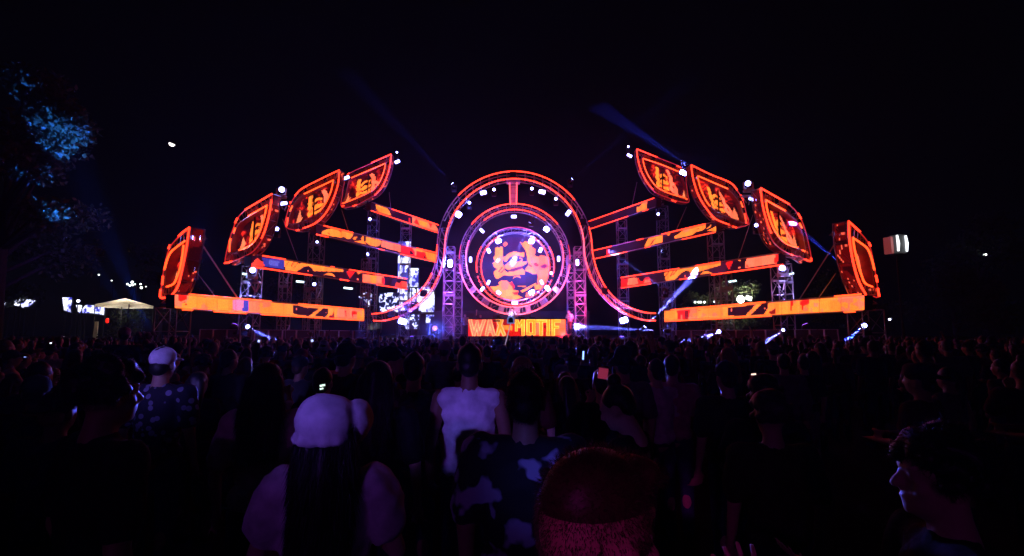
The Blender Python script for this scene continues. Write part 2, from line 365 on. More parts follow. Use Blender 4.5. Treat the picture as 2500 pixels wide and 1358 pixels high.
for key in BARS:
    a, c, segs_t, segs_b = BARS[key]
    q = [at(a[0], a[1], a[3]), at(c[0], c[1], c[3]), at(c[0], c[2], c[3]), at(a[0], a[2], a[3])]
    root = thing('led_fascia_bar', f'long {TIER[int(key[1])]} LED strip fascia with orange artwork {SIDE[key[0]]}', 'led strip', (q[0] + q[2]) / 2, 'LED fascia strips of the stage wings')
    root.location = (q[0] + q[1] + q[2] + q[3]) / 4
    along = (q[1] - q[0]); along.z = 0; along.normalize()
    nrm = Vector((along.y, -along.x, 0));  nrm = nrm if nrm.dot(CAM - q[0]) > 0 else -nrm
    qa = [np.array(p) for p in q]
    def fn(S, T, qa=qa):
        S = S[..., None]; T = T[..., None]
        return (qa[0] * (1 - S) + qa[1] * S) * (1 - T) + (qa[3] * (1 - S) + qa[2] * S) * T
    L = (q[1] - q[0]).length
    led_grid('screen', root, fn, 170, 16, painter(*ART[key]))
    back = -nrm * 0.03; bk2 = -nrm * 0.55
    b = MB(); P = [p + back for p in q]; P2 = [p + bk2 for p in q]
    b.add(P + P2, [(0, 1, 2, 3), (7, 6, 5, 4), (0, 4, 5, 1), (3, 2, 6, 7), (0, 3, 7, 4), (1, 5, 6, 2)])
    b.build('housing', DARK, root)
    for edge, segs in ((0, segs_t), (1, segs_b)):
        off = nrm * 0.05 + Vector((0, 0, 0.05 if edge == 0 else -0.05))
        p0, p1 = bar_pt(key, a[0], edge) + off, bar_pt(key, c[0], edge) + off
        strut('tube_rail', root, p0 - nrm * 0.03, p1 - nrm * 0.03, 0.025, DARK)
        for s0, s1 in segs:
            strut('neon_tube', root, bar_pt(key, s0, edge) + off, bar_pt(key, s1, edge) + off, 0.038, NEON_HOT if key[1] == '1' else NEON)
        # unlit stretches between the lit ones
        us = sorted(segs); cur = a[0]
        for s0, s1 in us + [(c[0], c[0])]:
            if s0 - cur > 6: strut('unlit_tube', root, bar_pt(key, cur + 1, edge) + off, bar_pt(key, s0 - 1, edge) + off, 0.03, TUBE_OFF)
            cur = s1
    # seams between the LED tiles
    n = int(L / 1.0)
    for k in range(1, n):
        t = k / n; p = (q[0].lerp(q[1], t), q[3].lerp(q[2], t)); strut('tile_seam', root, p[0] - nrm * 0.012, p[1] - nrm * 0.012, 0.015, DARK)
    # walkway truss behind the fascia
    tr = MB(); o0 = bk2 - nrm * 0.25
    for dz in (0.05, -0.35):
        tr.bar(q[0] + o0 + Vector((0, 0, dz)), q[1] + o0 + Vector((0, 0, dz)), 0.03)
    for k in range(n * 2):
        t0, t1 = k / (2 * n), (k + 1) / (2 * n); z0, z1 = (0.05, -0.35) if k % 2 else (-0.35, 0.05)
        tr.bar(q[0].lerp(q[1], t0) + o0 + Vector((0, 0, z0)), q[0].lerp(q[1], t1) + o0 + Vector((0, 0, z1)), 0.018, 4)
    for t in (0.02, 0.25, 0.5, 0.75, 0.98):
        p = q[0].lerp(q[1], t); tr.bar(p + bk2 * 0.9 - Vector((0, 0, 0.1)), p + o0 - Vector((0, 0, 0.1)), 0.03)
    tr.build('walkway_truss', STEEL, root)

# ================================================================== leaf-shaped screens at the wing tips
cP1 = lambda p: crop(p, 6.79, 385, 540)
cP2 = lambda p: crop(p, 6.467, 540, 450)
cP34 = lambda p: crop(p, 6.171, 690, 360)
cR34 = lambda p: crop(p, 6.174, 1530, 350)
cR2 = lambda p: crop(p, 5.905, 1800, 430)
cR1 = lambda p: crop(p, 2.829, 1780, 400)
EMB = {   # the emblem of the artwork, in the coordinates of a 1358 px close-up of the round screen
 'a': [(330, 320), (370, 290), (400, 310), (430, 285), (458, 300), (455, 560), (470, 600), (500, 690), (540, 720), (560, 770), (480, 760), (430, 790), (370, 825), (330, 800), (305, 720), (330, 690), (370, 660), (310, 620), (290, 560), (330, 540), (300, 465), (330, 440)],
 'b': [(455, 470), (500, 450), (560, 400), (620, 378), (680, 372), (740, 390), (810, 385), (808, 460), (770, 455), (730, 440), (640, 435), (570, 465), (520, 530), (490, 540), (470, 500)],
 'c': [(490, 600), (560, 545), (640, 520), (700, 545), (740, 530), (775, 505), (765, 490), (720, 482), (735, 470), (775, 478), (785, 510), (780, 545), (860, 530), (850, 570), (800, 600), (760, 615), (650, 640), (570, 670), (540, 670), (490, 640)],
 'd': [(540, 720), (570, 700), (640, 700), (700, 680), (760, 660), (790, 650), (825, 690), (820, 750), (700, 760), (560, 775)],
 'e': [(745, 210), (790, 235), (830, 195), (870, 215), (935, 260), (940, 295), (1000, 330), (995, 370), (970, 400), (990, 440), (1050, 460), (1060, 560), (1040, 700), (1010, 740), (960, 745), (900, 710), (830, 690), (840, 640), (880, 600), (880, 560), (860, 500), (855, 400), (830, 340), (790, 280)],
 'm': [(620, 835), (640, 790), (690, 770), (740, 780), (760, 810), (720, 795), (680, 790), (645, 805)],
}
def affine(src, dst):
    A = np.array([[x, y, 1] for x, y in src]); M = np.linalg.solve(A, np.array(dst, float))
    return lambda poly: [tuple(np.array([x, y, 1]) @ M) for x, y in poly]
SRC = [(330, 300), (310, 800), (900, 220)]
def emblem(T, extra=()):
    L = [(T(EMB[k]), OR if k != 'e' else SA) for k in 'abcdem']
    L.append((T([(900, 240), (940, 295), (1000, 330), (990, 440), (1060, 470), (1180, 560), (1200, 700), (1090, 850), (1000, 700), (930, 560), (890, 400)]), SA))
    L.append((T([(970, 570), (1010, 555), (1050, 590), (1030, 620), (985, 600)]), DR))
    L.append((T([(380, 700), (450, 620), (460, 630), (395, 710)]), DR)); L.append((T([(420, 720), (480, 650), (490, 660), (440, 730)]), DR))
    return L + list(extra)
def red_reflect_base(P):  # red patches stand for reflections inside the leaf, put into the screen colour
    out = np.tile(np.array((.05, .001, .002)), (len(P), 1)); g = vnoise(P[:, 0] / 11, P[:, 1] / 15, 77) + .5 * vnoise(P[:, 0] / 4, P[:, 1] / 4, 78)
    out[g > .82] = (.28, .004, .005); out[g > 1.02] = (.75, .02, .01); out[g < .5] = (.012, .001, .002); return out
# outline lists run from the top corner down the outer edge to the bottom corner, then back up the inner edge
LEAF = {
 'L1': dict(Y=21.3, yaw=35, out=cP1([(550, 105), (370, 250), (215, 430), (150, 620), (95, 900), (60, 1270), (130, 1270), (260, 1225), (350, 1090), (420, 880), (470, 640), (520, 380)]),
    lit=[cP1([(550, 108), (455, 175), (370, 250)]), cP1([(225, 400), (200, 460)]), cP1([(110, 910), (95, 1060)]), cP1([(70, 1130), (60, 1260), (110, 1275), (140, 1270)]), cP1([(258, 1225), (320, 1150), (370, 1040), (420, 860), (470, 620), (510, 400), (548, 110)])],
    inn=cP1([(475, 325), (350, 420), (240, 510), (180, 620), (130, 810), (110, 1090), (170, 1090), (280, 1045), (340, 940), (390, 800), (430, 600)]),
    lit_in=[cP1([(475, 330), (350, 420), (240, 515), (180, 630), (130, 810)]), cP1([(170, 1090), (280, 1045), (335, 950), (390, 790), (430, 580), (450, 400)])],
    em=[(330, 540), (330, 800), (470, 420)], flame=cP1([(315, 830), (270, 1060), (330, 1000)])),
 'L2': dict(Y=25.2, yaw=19, out=cP2([(815, 155), (600, 280), (390, 405), (270, 530), (200, 690), (130, 900), (65, 1250), (180, 1215), (350, 1150), (520, 1050), (650, 870), (730, 640), (785, 400)]),
    lit=[cP2([(815, 155), (390, 405)]), cP2([(270, 535), (230, 615)]), cP2([(65, 1250), (130, 1235), (180, 1218)]), cP2([(650, 860), (700, 740), (750, 560), (785, 400), (805, 250)])],
    inn=cP2([(740, 335), (580, 420), (430, 510), (300, 600), (230, 700), (170, 880), (140, 1090), (290, 1045), (440, 985), (540, 900), (620, 760), (690, 540)]),
    lit_in=[cP2([(740, 335), (435, 505)]), cP2([(235, 690), (205, 775)]), cP2([(140, 1070), (150, 900), (165, 860)]), cP2([(290, 1043), (440, 985), (540, 895), (620, 750), (690, 530), (730, 350)])],
    em=cP2([(490, 590), (435, 930), (665, 490)]), flame=cP2([(350, 830), (290, 1040), (340, 1030), (390, 940)])),
 'L3': dict(Y=30.5, yaw=11, out=cP34([(862, 345), (600, 470), (300, 625), (190, 740), (110, 880), (60, 1040), (45, 1200), (230, 1250), (330, 1215), (520, 1140), (660, 990), (770, 790), (840, 560)]),
    lit=[cP34([(862, 345), (600, 470), (300, 625), (190, 735)]), cP34([(130, 820), (95, 890)]), cP34([(85, 1060), (65, 1190)]), cP34([(315, 1220), (430, 1180), (530, 1120), (650, 1000), (760, 800), (840, 560), (858, 370)]), cP34([(210, 1255), (255, 1245)])],
    inn=cP34([(775, 495), (560, 595), (330, 705), (210, 790), (150, 880), (110, 1000), (90, 1150), (230, 1140), (420, 1060), (560, 970), (670, 820), (740, 650)]),
    lit_in=[cP34([(775, 495), (330, 705)]), cP34([(155, 880), (115, 970)]), cP34([(560, 970), (660, 830), (735, 660), (768, 510)])],
    em=cP34([(400, 740), (370, 1050), (650, 640)]), flame=cP34([(265, 930), (200, 1150), (250, 1155), (310, 1045), (285, 1060)])),
 'L4': dict(Y=36.8, yaw=4, out=cP34([(1640, 105), (1340, 240), (980, 410), (930, 540), (905, 700), (890, 900), (1100, 875), (1240, 800), (1400, 715), (1510, 590), (1590, 400), (1630, 240)]),
    lit=[cP34([(1640, 105), (1340, 235)]), cP34([(1010, 390), (980, 415)]), cP34([(1390, 720), (1500, 600), (1590, 390), (1625, 220), (1638, 115)]), cP34([(1060, 888), (1120, 868)]), cP34([(895, 890), (930, 880)])],
    inn=cP34([(1548, 245), (1300, 350), (1030, 465), (970, 600), (940, 740), (900, 850), (1060, 790), (1230, 715), (1370, 640), (1470, 510), (1530, 350)]),
    lit_in=[cP34([(1548, 245), (1030, 465)]), cP34([(900, 850), (1060, 790), (1230, 715), (1370, 640), (1400, 590)]), cP34([(1430, 580), (1490, 470), (1535, 340), (1548, 260)])],
    em=cP34([(1130, 490), (1100, 740), (1370, 395)]), flame=cP34([(978, 640), (930, 830), (1000, 800), (1040, 740), (1005, 770)])),
 'R4': dict(Y=36.8, yaw=-4, out=cR34([(150, 90), (460, 215), (850, 390), (895, 600), (925, 800), (935, 890), (800, 880), (640, 830), (430, 740), (320, 610), (220, 430), (165, 240)]),
    lit=[cR34([(150, 90), (460, 215)]), cR34([(750, 340), (850, 390)]), cR34([(150, 95), (165, 240), (220, 430), (310, 600), (395, 700)]), cR34([(670, 860), (740, 885)])],
    inn=cR34([(245, 230), (520, 325), (800, 440), (870, 580), (900, 700), (905, 850), (700, 775), (560, 720), (440, 640), (340, 520), (270, 370)]),
    lit_in=[cR34([(245, 232), (520, 325), (800, 440)]), cR34([(240, 240), (270, 370), (340, 520), (440, 650), (560, 725), (720, 785), (870, 825), (910, 855)])],
    em=cR34([(430, 345), (450, 640), (640, 420)]), flame=cR34([(880, 640), (840, 800), (910, 820)])),
 'R3': dict(Y=30.5, yaw=-11, out=cR34([(965, 330), (1250, 470), (1550, 595), (1660, 710), (1750, 860), (1800, 1060), (1840, 1220), (1640, 1270), (1540, 1230), (1340, 1140), (1200, 990), (1080, 800), (1000, 560)]),
    lit=[cR34([(965, 330), (1250, 470), (1550, 595), (1660, 710)]), cR34([(1710, 780), (1755, 860)]), cR34([(965, 335), (1000, 560), (1080, 800), (1190, 980), (1330, 1140), (1540, 1230)]), cR34([(1590, 1255), (1650, 1275)]), cR34([(1770, 1060), (1800, 1210)])],
    inn=cR34([(1065, 495), (1290, 580), (1520, 690), (1620, 780), (1690, 880), (1740, 1000), (1790, 1200), (1690, 1170), (1450, 1080), (1300, 990), (1190, 860), (1110, 690)]),
    lit_in=[cR34([(1065, 495), (1520, 690)]), cR34([(1710, 880), (1745, 970)]), cR34([(1060, 505), (1110, 690), (1190, 870), (1250, 950)])],
    em=cR34([(1200, 645), (1290, 960), (1410, 735)]), flame=cR34([(1610, 960), (1600, 1150), (1690, 1160), (1660, 1050)])),
 'R2': dict(Y=25.2, yaw=-19, out=cR2([(325, 175), (540, 295), (740, 410), (860, 530), (940, 680), (1000, 880), (1060, 1230), (900, 1160), (760, 1130), (560, 1000), (450, 820), (390, 600), (340, 380)]),
    lit=[cR2([(325, 175), (740, 410)]), cR2([(865, 540), (910, 620)]), cR2([(325, 185), (345, 380), (390, 580), (440, 730), (480, 830)]), cR2([(760, 1130), (790, 1145)]), cR2([(960, 1200), (1020, 1225), (1055, 1225), (1050, 1180)])],
    inn=cR2([(395, 345), (540, 430), (685, 505), (800, 590), (890, 690), (950, 850), (985, 1080), (870, 1040), (680, 970), (580, 870), (500, 720), (430, 530)]),
    lit_in=[cR2([(395, 345), (685, 505)]), cR2([(885, 680), (925, 755)]), cR2([(400, 370), (430, 530), (490, 710), (570, 850), (670, 960), (800, 1020), (865, 1030)]), cR2([(925, 1070), (965, 1090)])],
    em=cR2([(470, 495), (590, 880), (620, 570)]), flame=cR2([(805, 815), (800, 1010), (865, 1030), (840, 920)])),
 'R1': dict(Y=21.3, yaw=-35, out=cR1([(815, 398), (895, 470), (965, 565), (1000, 720), (1015, 820), (1028, 920), (990, 915), (935, 905), (885, 800), (850, 680), (825, 540)]),
    lit=[cR1([(815, 398), (895, 470)]), cR1([(955, 545), (968, 570)]), cR1([(1005, 770), (1015, 820)]), cR1([(1018, 860), (1028, 918)]), cR1([(816, 405), (825, 540), (848, 680), (885, 810), (935, 905)])],
    inn=cR1([(845, 510), (895, 545), (945, 585), (970, 640), (990, 740), (1005, 855), (965, 842), (925, 820), (900, 760), (875, 660), (855, 570)]),
    lit_in=[cR1([(845, 512), (895, 545), (945, 585), (970, 640), (995, 735)]), cR1([(848, 520), (855, 580), (880, 690), (905, 770), (930, 825), (980, 850)])],
    em=None, flame=cR1([(905, 690), (925, 800), (945, 800), (925, 700)])),
}
def leaf_side(P):
    n = vnoise(P[:, 0] / 5, P[:, 1] / 5, 21); g = vnoise(P[:, 0] / 16, P[:, 1] / 16, 22)
    out = np.tile(np.array((0.10, 0.0015, 0.0015)), (len(P), 1))
    out[g < 0.38] = (0.02, 0.0005, 0.001); out[(n > 0.80) & (g > 0.42)] = (0.9, 0.10, 0.05)
    return out
ORD = {1: 'lowest', 2: 'second lowest', 3: 'third lowest', 4: 'highest'}
LEAFDATA = {}
def resample_l(P, n):
    L = [0.0]
    for i in range(1, len(P)): L.append(L[-1] + (P[i] - P[i - 1]).length)
    out = []; j = 0
    for k in range(n):
        t = L[-1] * k / (n - 1)
        while j < len(L) - 2 and L[j + 1] < t: j += 1
        out.append(P[j].lerp(P[j + 1], min(1, (t - L[j]) / max(L[j + 1] - L[j], 1e-9))))
    return out
for key, d in LEAF.items():
    cu = sum(p[0] for p in d['out']) / len(d['out']); cv = sum(p[1] for p in d['out']) / len(d['out'])
    P0 = at(cu, cv, d['Y']); ya = R(d['yaw']); n = Vector((-math.sin(ya), -math.cos(ya), 0)); depth = 0.55
    root = thing('leaf_screen', f'{ORD[int(key[1])]} leaf shaped neon framed screen {SIDE[key[0]]}', 'stage screen', P0, 'leaf shaped screens at the tips of the wings')
    LEAFDATA[key] = (P0, n, depth)
    O = [on_plane(u, v, P0, n) for u, v in d['out']]; I = [on_plane(u, v, P0, n) for u, v in d['inn']]
    Os = spline(O + [O[0]], 0.25)[:-1]; Is = spline(I + [I[0]], 0.25)[:-1]
    bk = -n * depth
    for nm, pts, off in (('front_chord', Os, n * 0), ('rear_chord', Os, bk), ('inner_chord', Is, n * 0)):
        b = MB(); b.tube([p + off for p in pts], 0.03, 5, closed=True); b.build(nm, STEEL, root)
    # plates added behind the tubes to catch the red neon glow, one per bay
    Ok = resample_l(Os + [Os[0]], 41); pick = [min(range(len(Is)), key=lambda i: (Is[i] - p).length) for p in Ok]
    for k in range(40):
        a0, a1, i0, i1 = Ok[k] - n * .2, Ok[k + 1] - n * .2, Is[pick[k]] - n * .2, Is[pick[k + 1]] - n * .2
        g = (a0 + a1 + i0 + i1) / 4
        if (i0 - i1).length > 1e-4 and k % 5 != 4: b = MB(); b.add([g + (p - g) * .94 for p in (a0, a1, i1, i0)], [(0, 1, 2, 3)]); b.build('glow_plate', FACE, root)
    # ribs across the frame
    for k in range(0, len(Os), 1 if len(Os) < 44 else 2):
        p = Os[k]; q = min(Is, key=lambda s: (s - p).length)
        if (q - p).length < 0.9: strut('rib', root, p - n * 0.03, q - n * 0.03, 0.016, STEEL)
    lc = MB()
    for k in range(0, len(Os), 3):
        p = Os[k]; q = Os[(k + 3) % len(Os)]
        lc.bar(p, p + bk, 0.022, 4); lc.bar(p, q + bk, 0.014, 4)
    lc.build('lacing', STEEL, root)
    # recessed screen, its reveal and the outer LED skin
    sc_out = d['inn']; ccx = sum(p[0] for p in sc_out) / len(sc_out); ccy = sum(p[1] for p in sc_out) / len(sc_out)
    ax = Vector((-n.y, n.x, 0)); uz = Vector((0, 0, 1)); rec = -n * 0.42
    Sa = [((p - P0).dot(ax), (p - P0).z) for p in Is]
    x0, x1 = min(a for a, _ in Sa) - .1, max(a for a, _ in Sa) + .1; z0, z1 = min(z for _, z in Sa) - .1, max(z for _, z in Sa) + .1
    base = np.array(P0 + rec); A_ = np.array(ax); Z_ = np.array(uz)
    def fn(S, T): return base + (x0 + (x1 - x0) * S)[..., None] * A_ + (z1 + (z0 - z1) * T)[..., None] * Z_
    arts = []
    if d['em'] is not None and key != 'L1': arts += emblem(affine(SRC, d['em']))
    elif key == 'L1': arts += [(cP1([(405, 520), (440, 500), (420, 640), (390, 820), (375, 780), (385, 650)]), SA)]
    else: arts += [(cR1([(880, 620), (905, 640), (925, 760), (910, 780), (890, 700)]), SA)]
    arts += [(d['flame'], (1, .2, .08))]
    led_grid('screen', root, fn, 64, 72, painter(red_reflect_base, arts), mask=lambda px: inpoly(px, [tuple(proj(np.array(p + rec))) for p in Is]))
    bb = MB(); nn = len(Is); V = [p - n * 0.03 for p in Is] + [p + rec + rec * 0.02 for p in Is]
    bb.add(V, [(i, (i + 1) % nn, (i + 1) % nn + nn, i + nn) for i in range(nn)]); bb.build('reveal', REVEAL, root, True)
    bb = MB(); bb.add([p + rec * 1.06 for p in Is], [tuple(range(nn))]); bb.build('screen_back', DARK, root)
    # LED skin along the lower and inner flank, from the bottom corner to the top corner
    half = O[len(O) // 2 - 1:] + [O[0]]
    Hs = [np.array(p) for p in spline(half, 0.15)]; Hs = np.array(Hs)
    def fs(S, T):
        i = S * (len(Hs) - 1); i0 = np.clip(np.floor(i).astype(int), 0, len(Hs) - 2); f = (i - i0)[..., None]
        return Hs[i0] * (1 - f) + Hs[i0 + 1] * f + T[..., None] * np.array(bk * 0.8) - np.array(n) * 0.06
    led_grid('flank_screen', root, fs, 60, 9, leaf_side)
    for seg in d['lit']:
        b = MB(); b.tube(spline([on_plane(u, v, P0, n) + n * 0.05 for u, v in seg], 0.12), 0.045, 6); b.build('neon_tube', NEON, root, True)
    for seg in d['lit_in']:
        b = MB(); b.tube(spline([on_plane(u, v, P0, n) + n * 0.05 for u, v in seg], 0.12), 0.042, 6); b.build('inner_neon_tube', NEON_HOT, root, True)
    b = MB(); b.tube([p + n * 0.02 for p in Os], 0.028, 5, closed=True); b.build('tube_rail', NEON_DIM, root)
    # short mast carrying the leaf on its fascia bar
    lo = min(O, key=lambda p: p.z) + bk * 0.5
    cb = P0 + bk * 0.6
    strut('mast', root, Vector((cb.x, cb.y, lo.z - 0.3)), Vector((cb.x, cb.y, cb.z + 0.8)), 0.05, DARK)

# ================================================================== central ring structure
def circ_px(cu, cv, r, Y, a): return at(cu + r * math.cos(a), cv - r * math.sin(a), Y)
YO = 33.3
oL = [(908, 767), (925, 765), (940, 762), (975, 748), (1005, 731), (1032, 704), (1051, 676), (1061, 647), (1066, 620)]
iL = [(912, 783), (926, 784), (940, 783), (975, 773), (1005, 756), (1032, 733), (1055, 706), (1072, 672), (1080, 647), (1085, 618)]
oR = [(1600, 765), (1573, 763), (1535, 750), (1504, 731), (1477, 700), (1458, 662), (1449, 631), (1446, 615)]
iR = [(1600, 783), (1573, 782), (1535, 769), (1497, 744), (1470, 717), (1447, 685), (1435, 654), (1427, 623)]
def arc_px(cu, cv, r, a0, a1, n): return [(cu + r * math.cos(R(a0 + (a1 - a0) * k / n)), cv - r * math.sin(R(a0 + (a1 - a0) * k / n))) for k in range(n + 1)]
outer_px = oL + arc_px(1256, 608, 189, 172, 8, 24) + oR[::-1]
inner_px = iL + arc_px(1256, 607, 170, 175, 5, 24) + iR[::-1]
root = thing('neon_arch', 'great omega shaped neon truss arch at the centre of the stage', 'stage arch', at(1256, 700, YO))
Oo = [at(u, v, YO) for u, v in outer_px]; Ii = [at(u, v, YO) for u, v in inner_px]
def resample(P, n):
    P = [Vector(p) for p in P]; L = [0]
    for i in range(1, len(P)): L.append(L[-1] + (P[i] - P[i - 1]).length)
    out = []; j = 0
    for k in range(n):
        t = L[-1] * k / (n - 1)
        while j < len(L) - 2 and L[j + 1] < t: j += 1
        f = (t - L[j]) / max(L[j + 1] - L[j], 1e-9); out.append(P[j].lerp(P[j + 1], min(1, f)))
    return out
N = 96
Oo = resample(spline(Oo, 0.2), N); Ii = resample(spline(Ii, 0.2), N)
D = Vector((0, 0.75, 0))
for nm, pts in (('front_chord', Oo), ('front_chord', Ii), ('rear_chord', [p + D for p in Oo]), ('rear_chord', [p + D for p in Ii])):
    b = MB(); b.tube(pts, 0.035, 5); b.build(nm, STEEL, root)
lc = MB()
for k in range(0, N, 2):
    strut('rung', root, Oo[k], Ii[k], 0.022, STEEL)
    lc.bar(Oo[k] + D, Ii[k] + D, 0.02, 4); lc.bar(Oo[k], Oo[k] + D, 0.02, 4); lc.bar(Ii[k], Ii[k] + D, 0.02, 4)
    if k + 2 < N: lc.bar(Oo[k] + D, Ii[k + 2] + D, 0.016, 4); lc.bar(Ii[k], Ii[k + 2] + D, 0.016, 4)
lc.build('lacing', STEEL, root)
def seg_tubes(root, pts, ranges, off, r, m, name='neon_tube'):
    n = len(pts)
    for a, c in ranges:
        s = pts[int(a * (n - 1)):int(c * (n - 1)) + 1]
        if len(s) > 1:
            b = MB(); b.tube([p + off for p in s], r, 6); b.build(name, m, root, True)
fo = Vector((0, -0.06, 0))
Ot = resample(Oo, 400); It = resample(Ii, 400)
seg_tubes(root, Ot, [(0.0, 0.17), (0.195, 0.235), (0.36, 0.66), (0.73, 1.0)], fo, 0.045, NEON)
seg_tubes(root, Ot, [(0.17, 0.195), (0.235, 0.36), (0.66, 0.73)], fo, 0.035, TUBE_OFF, 'unlit_tube')
seg_tubes(root, It, [(0.0, 0.06), (0.09, 0.19), (0.30, 0.70), (0.80, 1.0)], fo, 0.045, NEON)
seg_tubes(root, It, [(0.19, 0.30), (0.70, 0.80)], fo, 0.045, NEON_PINK)
# clamps on the arch
for f in (0.045, 0.13, 0.295, 0.5, 0.705, 0.87):
    p = resample(Oo, 400)[int(f * 399)].lerp(resample(Ii, 400)[int(f * 399)], 0.5)
    b = MB(); b.box(p + Vector((0, 0.1, 0)), (0.42, 0.5, 0.42)); b.build('clamp_box', DARK, root)
# post from the arch down to the middle ring
root = thing('ring_post', 'short neon edged box truss post hanging from the arch crown to the middle ring', 'truss post', at(1254, 500, 33.9))
pa = [at(u, v, 33.9) for u, v in ((1244, 444), (1262, 444), (1261, 500), (1246, 500))]
for i, j in ((0, 3), (1, 2)): strut('neon_tube', root, pa[i], pa[j], 0.04, NEON_PINK); strut('chord', root, pa[i] + D * .6, pa[j] + D * .6, 0.03)
for k in range(5):
    t = k / 4; strut('rung', root, pa[0].lerp(pa[3], t), pa[1].lerp(pa[2], t), 0.025)
b = MB(); b.box((pa[0] + pa[1]) / 2 + Vector((0, .2, 0.05)), (0.95, 0.5, 0.22)); b.build('top_plate', PLATE, root)
b = MB(); b.add([pa[0].lerp(pa[3], .12) + D * .3, pa[1].lerp(pa[2], .12) + D * .3, pa[1].lerp(pa[2], .9) + D * .3, pa[0].lerp(pa[3], .9) + D * .3], [(0, 1, 2, 3)]); b.build('web_plate', PLATE, root)

def ring(name, label, cu, cv, r_out, r_in, cvi, Y, depth, out_lit, in_lit, nr, plates=()):
    root = thing(name, label, 'neon ring', at(cu, cv + r_out, Y))
    M_ = 120
    po = [circ_px(cu, cv, r_out, Y, 2 * math.pi * k / M_) for k in range(M_)]
    pi_ = [circ_px(cu, cvi, r_in, Y, 2 * math.pi * k / M_) for k in range(M_)]
    DD = Vector((0, depth, 0))
    for nm, pts in (('front_chord', po), ('front_chord', pi_), ('rear_chord', [p + DD for p in po]), ('rear_chord', [p + DD for p in pi_])):
        b = MB(); b.tube(pts, 0.03, 5, closed=True); b.build(nm, STEEL, root)
    st = M_ // nr; lc = MB()
    for k in range(0, M_, st):
        strut('rung', root, po[k], pi_[k], 0.02)
        lc.bar(po[k] + DD, pi_[k] + DD, 0.018, 4); lc.bar(po[k], po[k] + DD, 0.018, 4); lc.bar(pi_[k], pi_[k] + DD, 0.018, 4)
        lc.bar(po[k], pi_[(k + st) % M_], 0.018, 4); lc.bar(pi_[k], pi_[(k + st) % M_] + DD, 0.015, 4)
    lc.build('lacing', STEEL, root)
    for pts, lit, rr in ((po, out_lit, 0.042), (pi_, in_lit, 0.04)):
        cov = np.zeros(M_, bool)
        for a0, a1, m in lit:
            ks = [k % M_ for k in range(int(round(a0 / 360 * M_)), int(round(a1 / 360 * M_)) + 1)]
            cov[ks] = True
            b = MB(); b.tube([pts[k] + fo for k in ks], rr, 6); b.build('neon_tube', m, root, True)
        k = 0
        while k < M_:
            if not cov[k]:
                j = k
                while j < M_ and not cov[j]: j += 1
                if j - k > 1:
                    b = MB(); b.tube([pts[i % M_] + fo for i in range(k, j + 1)], rr * 0.8, 6); b.build('unlit_tube', TUBE_OFF, root, True)
                k = j
            k += 1
    for a0, a1 in plates:
        k0, k1 = int(a0 / 360 * M_), int(a1 / 360 * M_)
        vs = [po[k] * .95 + pi_[k] * .05 + DD * .35 for k in range(k0, k1 + 1)] + [po[k] * .05 + pi_[k] * .95 + DD * .35 for k in range(k0, k1 + 1)]
        m = k1 - k0 + 1
        b = MB(); b.add(vs, [(i, i + 1, i + 1 + m, i + m) for i in range(m - 1)]); b.build('web_plate', PLATE, root)
    return root
ring('neon_ring', 'middle neon truss ring inside the great arch', 1256.5, 633, 135, 119, 631, 34.6, 0.8,
     [(38, 142, NEON), (186, 215, NEON_PINK), (215, 325, NEON_PINK), (325, 354, NEON_PINK), (166, 180, NEON_DIM), (0, 14, NEON_DIM)],
     [(52, 128, NEON), (160, 200, NEON_PINK), (205, 335, NEON_PINK), (340, 380, NEON_PINK)], 40,
     plates=[(213, 219), (231, 240), (252, 258), (264, 276), (282, 288), (300, 309), (321, 327)])
ring('neon_ring', 'innermost neon ring framing the round LED screen', 1258, 650, 95, 83.5, 651, 36.2, 0.5,
     [(55, 125, NEON_DIM), (150, 205, NEON), (-25, 30, NEON), (208, 332, NEON)], [(118, 245, NEON), (-65, 62, NEON), (248, 292, NEON_PINK)], 30)

